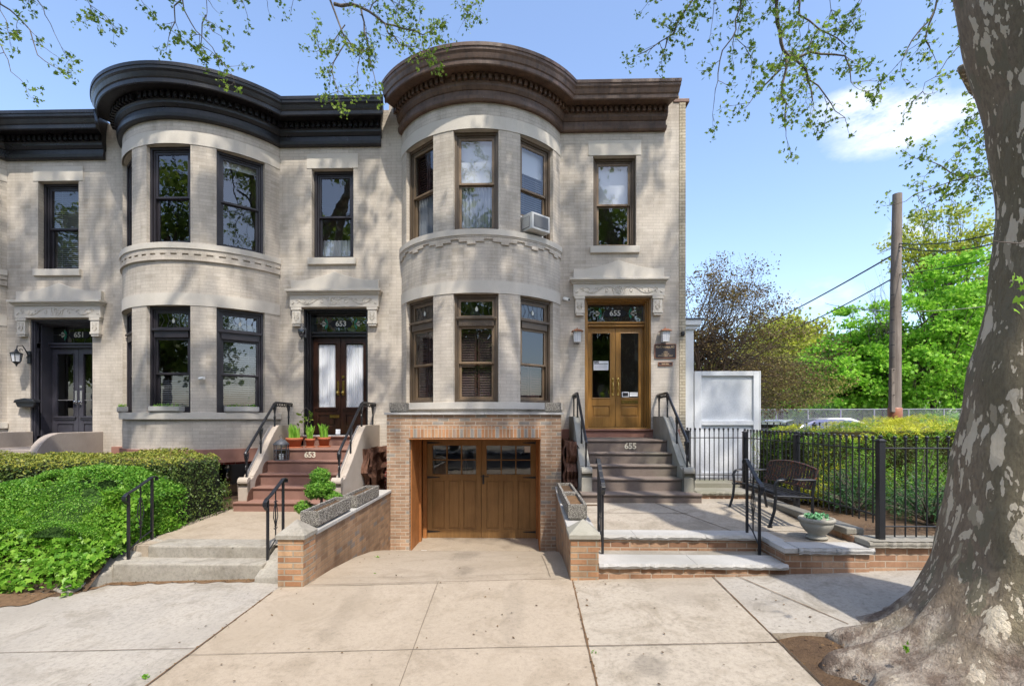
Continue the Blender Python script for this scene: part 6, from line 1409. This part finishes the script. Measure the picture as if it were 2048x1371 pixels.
bg_tree('tall bright green maple right of the utility pole','maple_tree',G(1868,24),10,[(-.2,0,6.3,2.2,2.2),(-1.2,0,4.3,1.9,1.7),(1.3,0,4.5,2.2,2.0),(0,0,2.6,2.4,1.1),(1.2,0,8.2,1.8,1.6)],220,18000,.16,mLfMaple,.17,cr=.30,nbr=70,flat_=.4)
bg_tree('bright green maple partly behind the plane trunk','maple_tree',G(1985,29),10,[(0,0,6.3,2.6,2.5),(0,0,3.3,2.8,1.5)],110,13000,.22,mLfMaple,.2,cr=.5)
bg_tree('yellowish airy tree rising above the tall maple','ash_tree',G(1890,34),17,[(-.6,0,14.0,2.9,2.2),(1.0,0,11.6,2.8,2.2),(-1.8,0,12.4,2.0,1.5)],160,9000,.17,mLfYel,.2,cr=.38,nbr=100)
bg_tree('yellow green tree behind the dark twiggy tree','linden_tree',G(1560,33),9.8,[(-.8,0,5.2,3.2,2.5),(2.2,0,5.0,2.8,2.2),(-3,0,4.0,2.4,1.8),(.6,0,7.4,1.9,1.4)],200,22000,.22,mLfYel,.2,cr=.5)
bg_tree('low green thicket tree left of the dark yew','linden_tree',G(1545,38),6,[(0,0,2.0,4.0,1.7),(3,0,2.4,3,1.6)],130,14000,.24,mLfMaple,.15,cr=.5)
bg_tree('sparse dark twiggy tree right behind the white panel','crape_tree',G(1435,15.5),7.2,[(-.2,0,5.0,1.6,1.3),(1.0,0,4.9,1.5,1.3),(-.6,0,3.4,1.3,1.4),(2.2,0,3.8,1.5,1.3),(.4,0,6.0,1.1,.9),(1.4,0,2.6,1.6,1.0)],340,19000,.060,mLfOliv2,.06,9,'oval',.20,mTwigDk,300)
bg_tree('bronze green spreading tree leaning over the white panel','crape_tree',G(1485,19),6.6,[(.4,0,3.4,2.0,1.2),(1.9,0,2.7,1.8,.9),(-1.2,0,3.6,1.3,1.2)],200,12000,.085,mLfOliv,.06,6,'oval',.28,mTwigDk,150,.35)
bg_tree('small copper leaved tree between the linden and the maple','plum_tree',G(1648,27),5.6,[(0,0,4.2,1.1,1.1),(.2,0,2.6,1.4,1.1)],70,3600,.13,mLfPurp,.07,3,'lobed',.28)
bg_tree('dense dark yew behind the parked cars','yew_tree',G(1628,24),2.6,[(0,0,1.1,1.0,1.0),(.7,0,.9,.8,.8),(-.6,0,.8,.8,.7),(.1,0,1.9,.6,.6)],120,11000,.09,mLfDark,.1,3,'blade',.22)
bg_tree('bare dead tree between the two bright maples','dead_tree',G(1757,25),9,[(0,0,6.5,1.0,1.6),(.2,0,8.0,.8,1.1)],60,0,.1,mLfPurp,.07,3,'oval',.3,mTwig,60)
bg_tree('dark thin stemmed tree right of the pole','lot_tree',G(1835,31),8,[(0,0,5.6,2.0,1.2)],60,5000,.2,mLfMaple,.16,cr=.5)
t=thing('far_wood','distant green wood beyond the chain link fence','wood',G(1700,55)); t['kind']='stuff'
P=[]; 
for k in range(110):
    c=np.array([rng.uniform(-26,26),rng.uniform(-3,3),rng.uniform(.3,2.9)]); P.append(c+rng.normal(size=(110,3))*np.array([.9,.9,.6]))
leaves('foliage',np.vstack(P),.42,mLfMaple,t,'lobed',.5)
# street trees opposite, mirrored in the window panes
for i,(x,y,h) in enumerate(((-30,-22,12),(-21.5,-20,12.5),(-13,-20,11),(-4.5,-21,12),(4.5,-20.5,11.5),(13,-21,12))):
    bg_tree('leafy street tree across the road, number %s from the left, seen mirrored in panes'%['one','two','three','four','five','six'][i],'street_tree',(x,y,-2.0),h*1.45,[(0,0,h*.7,3.6,3.4),(1.8,0,h*.5,2.6,2.2),(-1.9,0,h*.5,2.6,2.2),(0,0,h*1.15,2.9,2.6)],130,10000,.28,mLfPlane,.3,cr=.6)
for i in range(6):
    x=-22+7.5*i; t=thing('opposite_house','brick house across the road, %s from the left, mirrored in panes'%['first','second','third','fourth','fifth','sixth'][i],'house',(x,-30,-2),group='houses across the road'); m=MB(); m.box(-3.7,3.7,-8,0,0,8.2); m.build('wall',[mRedBrick if i%2 else mBrick],t)
    for wx in (-2.3,0,2.3):
        for wz in (1.2,4.6): m=MB(); m.box(wx-.5,wx+.5,.0,.03,wz,wz+1.9); m.build('window',[mDarkGlass if 0 else mInk],t)
    m=MB(); m.box(-3.72,3.72,-.1,.4,7.6,8.3); m.build('cornice',[mBrown],t)
# ================================================================ WHITE FENCE, POLE, WIRES, LOT
t=thing('white_side_wall','tall narrow white wall with small eave beside the end house','wall',(3.6,.3,-1.3)); m=MB(); m.box(-.13,.09,-.08,.6,0,3.30); m.build('wall',[mWhiteP],t,bevel=.005)
m=MB(); m.box(-.14,.22,-.18,.7,3.30,3.42); m.box(-.13,.16,-.13,.65,3.22,3.30); m.build('eave',[mWhiteP],t,bevel=.01); m=MB(); m.box(-.13,.25,-.2,.72,3.42,3.45); m.build('roofing',[mLead],t)
t=thing('white_panel_fence','white framed panel fence beside the iron gate','fence',(4.4,.25,-1.3)); x0_,x1_=-.70,.70; m=MB()
m.box(x0_,x0_+.15,-.05,.05,0,2.31); m.box(x1_-.13,x1_,-.05,.05,0,2.31); m.box(x0_+.15,x1_-.13,-.05,.05,2.21,2.31); m.box(x0_+.15,x1_-.13,-.05,.05,1.14,1.24); m.box(x0_+.15,x1_-.13,-.05,.05,0,.12); m.box(x1_,x1_+.02,-.06,.3,0,2.315)
m.build('frame',[mWhiteP],t,bevel=.006)
m=MB(); m.box(x0_+.14,x1_-.12,.0,.015,1.23,2.22); m.build('panel',[mWhiteP],t); m=MB(); m.box(x0_+.14,x1_-.12,.0,.015,.1,1.15); m.build('panel',[mWhiteP],t)
px_,py_,_=at(1790,835,13.0)
t=thing('utility_pole','weathered wooden utility pole leaning slightly, cut by the plane tree twigs','utility pole',(px_,py_,-1.6)); m=MB(); m.tube([(0,0,0),(0.0,0,2),(.02,0,5),(.06,0,7.55)],[.15,.142,.125,.108],18); m.build('pole',[mPole],t); m=MB(); m.box(-.19,-.09,-.14,-.06,1.75,2.9); m.build('conduit_cover',[mPole],t,bevel=.01)
m=MB(); m.lathe([(.15,1.45),(.165,1.47),(.165,1.85),(.15,1.87)],0,0,18); m.build('rusty_band',[mCopper],t); m=MB()
for k in range(9): m.tube([(-.17,-.08-.0,2.2+.33*k),(-.14,-.18,2.2+.33*k)],.01,4)
m.build('bolt',[mIron],t)
Pp=lambda z:Vector((px_+.03,py_-.12,z))
def wire(a,b,sag,r,label):
    m=MB(); a=Vector(a);b=Vector(b); m.tube([a.lerp(b,i/24)-Vector((0,0,sag*4*(i/24)*(1-i/24))) for i in range(25)],r,4); tag(m.build('overhead_wire',[mIron],loc=tuple(a)),label,'wire',group='overhead wires at the utility pole')
zp=lambda y:(HY-y)*13/F
w1=at(1590,588,24); wire(Pp(zp(505)),at(1405,700,30),.25,.022,'upper thick wire running down left from the pole'); wire(Pp(zp(551)),at(1500,688,22),.2,.018,'lower wire running down left from the pole')
wire(Pp(zp(490)),at(2110,425,9.5),.22,.016,'bundled wire going up right from the pole, uppermost'); wire(Pp(zp(496)),at(2110,440,9.5),.32,.016,'bundled wire going up right from the pole, sagging lower'); wire(Pp(zp(551)),at(2110,490,9.5),.05,.012,'single wire going right from the middle of the pole'); wire(Pp(zp(625)),at(2110,590,12),.1,.012,'lowest wire going right from the pole'); wire(Pp(zp(625)),at(1650,606,40),.1,.02,'faint wire going left behind the maples'); wire(Pp(zp(490)),at(1755,508,20),.02,.014,'short wire stub left of the pole top')
# chain link fence
mLink=M_('chain_link',lambda nt:None)
def link(nt):
    nt.nodes.clear(); uv=N(nt,'ShaderNodeUVMap').outputs[0]; m_=N(nt,'ShaderNodeMapping'); m_.inputs['Rotation'].default_value=(0,0,PI/4); m_.inputs['Scale'].default_value=(14,14,14); L(nt,uv,m_.inputs[0])
    s=N(nt,'ShaderNodeSeparateXYZ'); L(nt,m_.outputs[0],s.inputs[0]); a=math_(nt,'FRACT',s.outputs[0]); b=math_(nt,'FRACT',s.outputs[1]); mn=math_(nt,'MINIMUM',a,b); f=math_(nt,'LESS_THAN',mn,.16)
    d=N(nt,'ShaderNodeBsdfDiffuse'); d.inputs[0].default_value=(.3,.31,.32,1); t_=N(nt,'ShaderNodeBsdfTransparent'); x=N(nt,'ShaderNodeMixShader'); L(nt,f,x.inputs[0]); L(nt,t_.outputs[0],x.inputs[1]); L(nt,d.outputs[0],x.inputs[2]); o=N(nt,'ShaderNodeOutputMaterial'); L(nt,x.outputs[0],o.inputs[0])
link(mLink.node_tree)
mGalv=flat('galvanised_steel',(.32,.33,.34),.5)
fx0,fy0,_=at(1490,835,24); fx1,fy1,_=at(1960,835,22); t=thing('chain_link_fence','chain link fence at the far side of the parked cars','fence',(fx0,fy0,-1.6)); W_=fx1-fx0; dY=fy1-fy0
m=MB(); m.add([(0,0,.05),(W_,dY,.05),(W_,dY,2.0),(0,0,2.0)],[(0,1,2,3)],0,[[(0,0),(W_,0),(W_,2),(0,2)]]); m.build('mesh',[mLink],t)
m=MB(); m.tube([(0,0,2.0),(W_,dY,2.0)],.022,5); m.build('top_rail',[mGalv],t)
for k in range(8): m=MB(); m.tube([(W_*k/7,dY*k/7,0),(W_*k/7,dY*k/7,2.02)],.03,6); m.build('post',[mGalv],t)
def car(px,d,rz,col,label,L_=4.5,z=-1.62,h=1.5):
    x,y,_=at(px,835,d); t=thing('parked_car',label,'car',(x,y,z),rz,'cars in the parking lot'); w=.88; k=h/1.5
    paintm=M_('car_'+str(col),lambda nt:finish(nt,col,.25,.6,coat=.8))
    m=MB(); pr=[(-2.2,.35),(-2.25,.75),(-1.9,.92),(-1.1,.98),(1.75,1.0),(2.15,.95),(2.25,.6),(2.2,.32),(1.75,.3),(1.6,.55),(1.2,.62),(.95,.3),(-.95,.3),(-1.15,.6),(-1.5,.58),(-1.72,.3)]
    m.prism([(a*L_/4.5,b*k) for a,b in pr],-w,w); m.build('body',[paintm],t,bevel=.05)
    def T(x_,y_,z_): u=(z_/k-.95)/.55; return (x_,y_*(1-.20*max(0,u)),z_)
    m=MB(); cb=[(-1.15,.97),(-.45,1.38),(.1,1.49),(1.0,1.48),(1.55,1.30),(1.95,.98)]; m.prism([(a*L_/4.5,b*k) for a,b in cb],-w+.03,w-.03,0,T); m.build('roof',[paintm],t,bevel=.04)
    m=MB(); 
    for s in (-1,1):
        yy=s*(w-.02)
        for poly in ([(-.85,1.02),(-.38,1.33),(.1,1.40),(.12,1.02)],[(.2,1.02),(.2,1.40),(.95,1.39),(1.4,1.24),(1.55,1.02)]):
            m.prism([(a*L_/4.5,b*k) for a,b in poly],yy-.006,yy+.006,0,T)
    m.prism([(-1.13*L_/4.5,.99*k),(-.47*L_/4.5,1.36*k),(-.47*L_/4.5+.01,1.365*k),(-1.14*L_/4.5,1.0*k)],-.7,.7,0,lambda a,b,c:(a-.012,b,c+.006)); m.prism([(1.57*L_/4.5,1.28*k),(1.93*L_/4.5,1.0*k),(1.95*L_/4.5,1.0*k),(1.59*L_/4.5,1.285*k)],-.7,.7); m.build('window',[mDarkGlass],t)
    for a in (-1.34,1.36):
        for s in (-1,1): m=MB(); m.lathe([(.001,s*(w+.01)),(.18,s*(w+.012)),(.19,s*(w-.0)),(.32,s*(w+.0)),(.34,s*(w-.03)),(.34,s*(w-.2))],0,0,20,0,lambda p,q,r_,a=a:(a*L_/4.5+p,r_,.34+q)); m.build('wheel',[mInk],t)
    for s in (-1,1): m=MB(); m.box(-2.27*L_/4.5,-2.12*L_/4.5,s*.62-.15,s*.62+.15,.62*k,.76*k); m.build('headlight',[mLensW],t)
car(1665,18.0,PI+.05,(.10,.11,.22),'dark blue parked car behind the golden hedge',4.6,-1.56,1.52); car(1590,20.8,1.75,(.55,.56,.60),'silver parked car left of the dark blue one',4.4,-1.56,1.5); car(1530,19.0,1.5,(.42,.45,.50),'grey parked car nearest the white panel fence',4.4,-1.62,1.5); car(1640,23.3,.1,(.70,.70,.70),'white parked car behind the dark blue one',4.6,-1.55,1.56); car(1770,26,.0,(.5,.52,.5),'pale grey car seen left of the utility pole behind the hedge',4.5,-1.6,1.5)
x,y,_=at(1843,835,30); t=thing('dumpster','teal dumpster far behind the hedge, right of the utility pole','dumpster',(x,y,-1.6)); mT=flat('teal_paint',(.02,.30,.27),.5); m=MB(); m.box(-.65,.65,-.5,.5,.1,1.4); m.prism([(-.65,1.4),(.65,1.4),(.55,1.56),(-.55,1.56)],-.5,.5); m.build('body',[mT],t,bevel=.03)
m=MB(); 
for xx in (-.5,.5): m.tube([(xx-.05,-.4,.08),(xx+.05,-.4,.08)],.08,10)
m.build('wheel',[mInk],t)
# ================================================================ WORLD, SUN, CAMERA
el=math.asin(SUN.z); rot=math.atan2(SUN.x,SUN.y)
w=bpy.data.worlds.new('World'); scene.world=w; w.use_nodes=True; nt=w.node_tree; nt.nodes.clear()
sky=N(nt,'ShaderNodeTexSky',sky_type='NISHITA'); sky.sun_disc=False; sky.sun_elevation=el; sky.sun_rotation=rot; sky.altitude=0; sky.air_density=1.0; sky.dust_density=1.7; sky.ozone_density=2.0
tc=N(nt,'ShaderNodeTexCoord').outputs['Generated']; n1=noise(nt,9,8,.62,scaled(nt,tc,(1,1,2.2))); acc=None
for (px,py,sx,sy,amp) in ((1760,225,105,32,1.25),(1860,245,95,36,1.3),(1690,205,60,26,1.1),(1640,600,90,45,.9),(1830,470,60,50,.9),(1500,640,150,30,.5),(1800,275,110,22,.9)):
    q=Vector(at(px,py,1)); dvec=(q-Vector((0,CY,0))).normalized(); rt=Vector((dvec.y,-dvec.x,0)).normalized(); upv=rt.cross(dvec)
    rr=[]
    for ax,s in ((rt,sx/F/1.5),(upv,sy/F/1.4)):
        dt=N(nt,'ShaderNodeVectorMath',operation='DOT_PRODUCT'); L(nt,tc,dt.inputs[0]); dt.inputs[1].default_value=tuple(ax)
        v=math_(nt,'DIVIDE',math_(nt,'SUBTRACT',dt.outputs['Value'],dvec.dot(ax)),s); rr.append(math_(nt,'MULTIPLY',v,v))
    dt=N(nt,'ShaderNodeVectorMath',operation='DOT_PRODUCT'); L(nt,tc,dt.inputs[0]); dt.inputs[1].default_value=tuple(dvec)
    d2=math_(nt,'ADD',rr[0],rr[1]); e=math_(nt,'POWER',2.718,math_(nt,'MULTIPLY',d2,-1.0)); e=math_(nt,'MULTIPLY',e,math_(nt,'GREATER_THAN',dt.outputs['Value'],0.3)); e=math_(nt,'MULTIPLY',e,amp)
    acc=e if acc is None else math_(nt,'ADD',acc,e)
gen=math_(nt,'MULTIPLY',acc,math_(nt,'ADD',math_(nt,'MULTIPLY',n1,4.2),-1.35)); cf=ramp(nt,gen,[(.22,(0,0,0)),(1.3,(.6,.6,.6))])
SKYB=1.0
skc=mix(nt,1.0,sky.outputs[0],(SKYM if 'SKYM' in globals() else (1,1,1)),'MULTIPLY')
col=mix(nt,cf,skc,CLOUD)
bg=N(nt,'ShaderNodeBackground'); L(nt,col,bg.inputs[0]); bg.inputs[1].default_value=SKYS; o=N(nt,'ShaderNodeOutputWorld'); L(nt,bg.outputs[0],o.inputs[0])
sl=bpy.data.lights.new('sun','SUN'); sl.energy=SUNE; sl.angle=R_(.9); sl.color=(1,.93,.82); so=bpy.data.objects.new('sun',sl); COL.objects.link(so); so.rotation_euler=SUN.to_track_quat('Z','Y').to_euler(); so.location=(5,-12,20)
cd=bpy.data.cameras.new('camera'); cam=bpy.data.objects.new('camera',cd); COL.objects.link(cam); cam.location=(0,CY,0); cam.rotation_euler=(PI/2,0,PSI)
cd.sensor_width=36; cd.lens=F/2048*36; cd.shift_x=0; cd.shift_y=(HY-685.5)/2048; cd.clip_end=1000; cd.clip_start=.05; scene.camera=cam
vs_=scene.view_settings; vs_.view_transform='Standard'; vs_.look='None'; vs_.exposure=EXPO; vs_.gamma=1; vs_.use_curve_mapping=False
scene.cycles.max_bounces=8; scene.cycles.transparent_max_bounces=16; scene.cycles.caustics_reflective=False; scene.cycles.caustics_refractive=False
scene.cycles.use_denoising=True
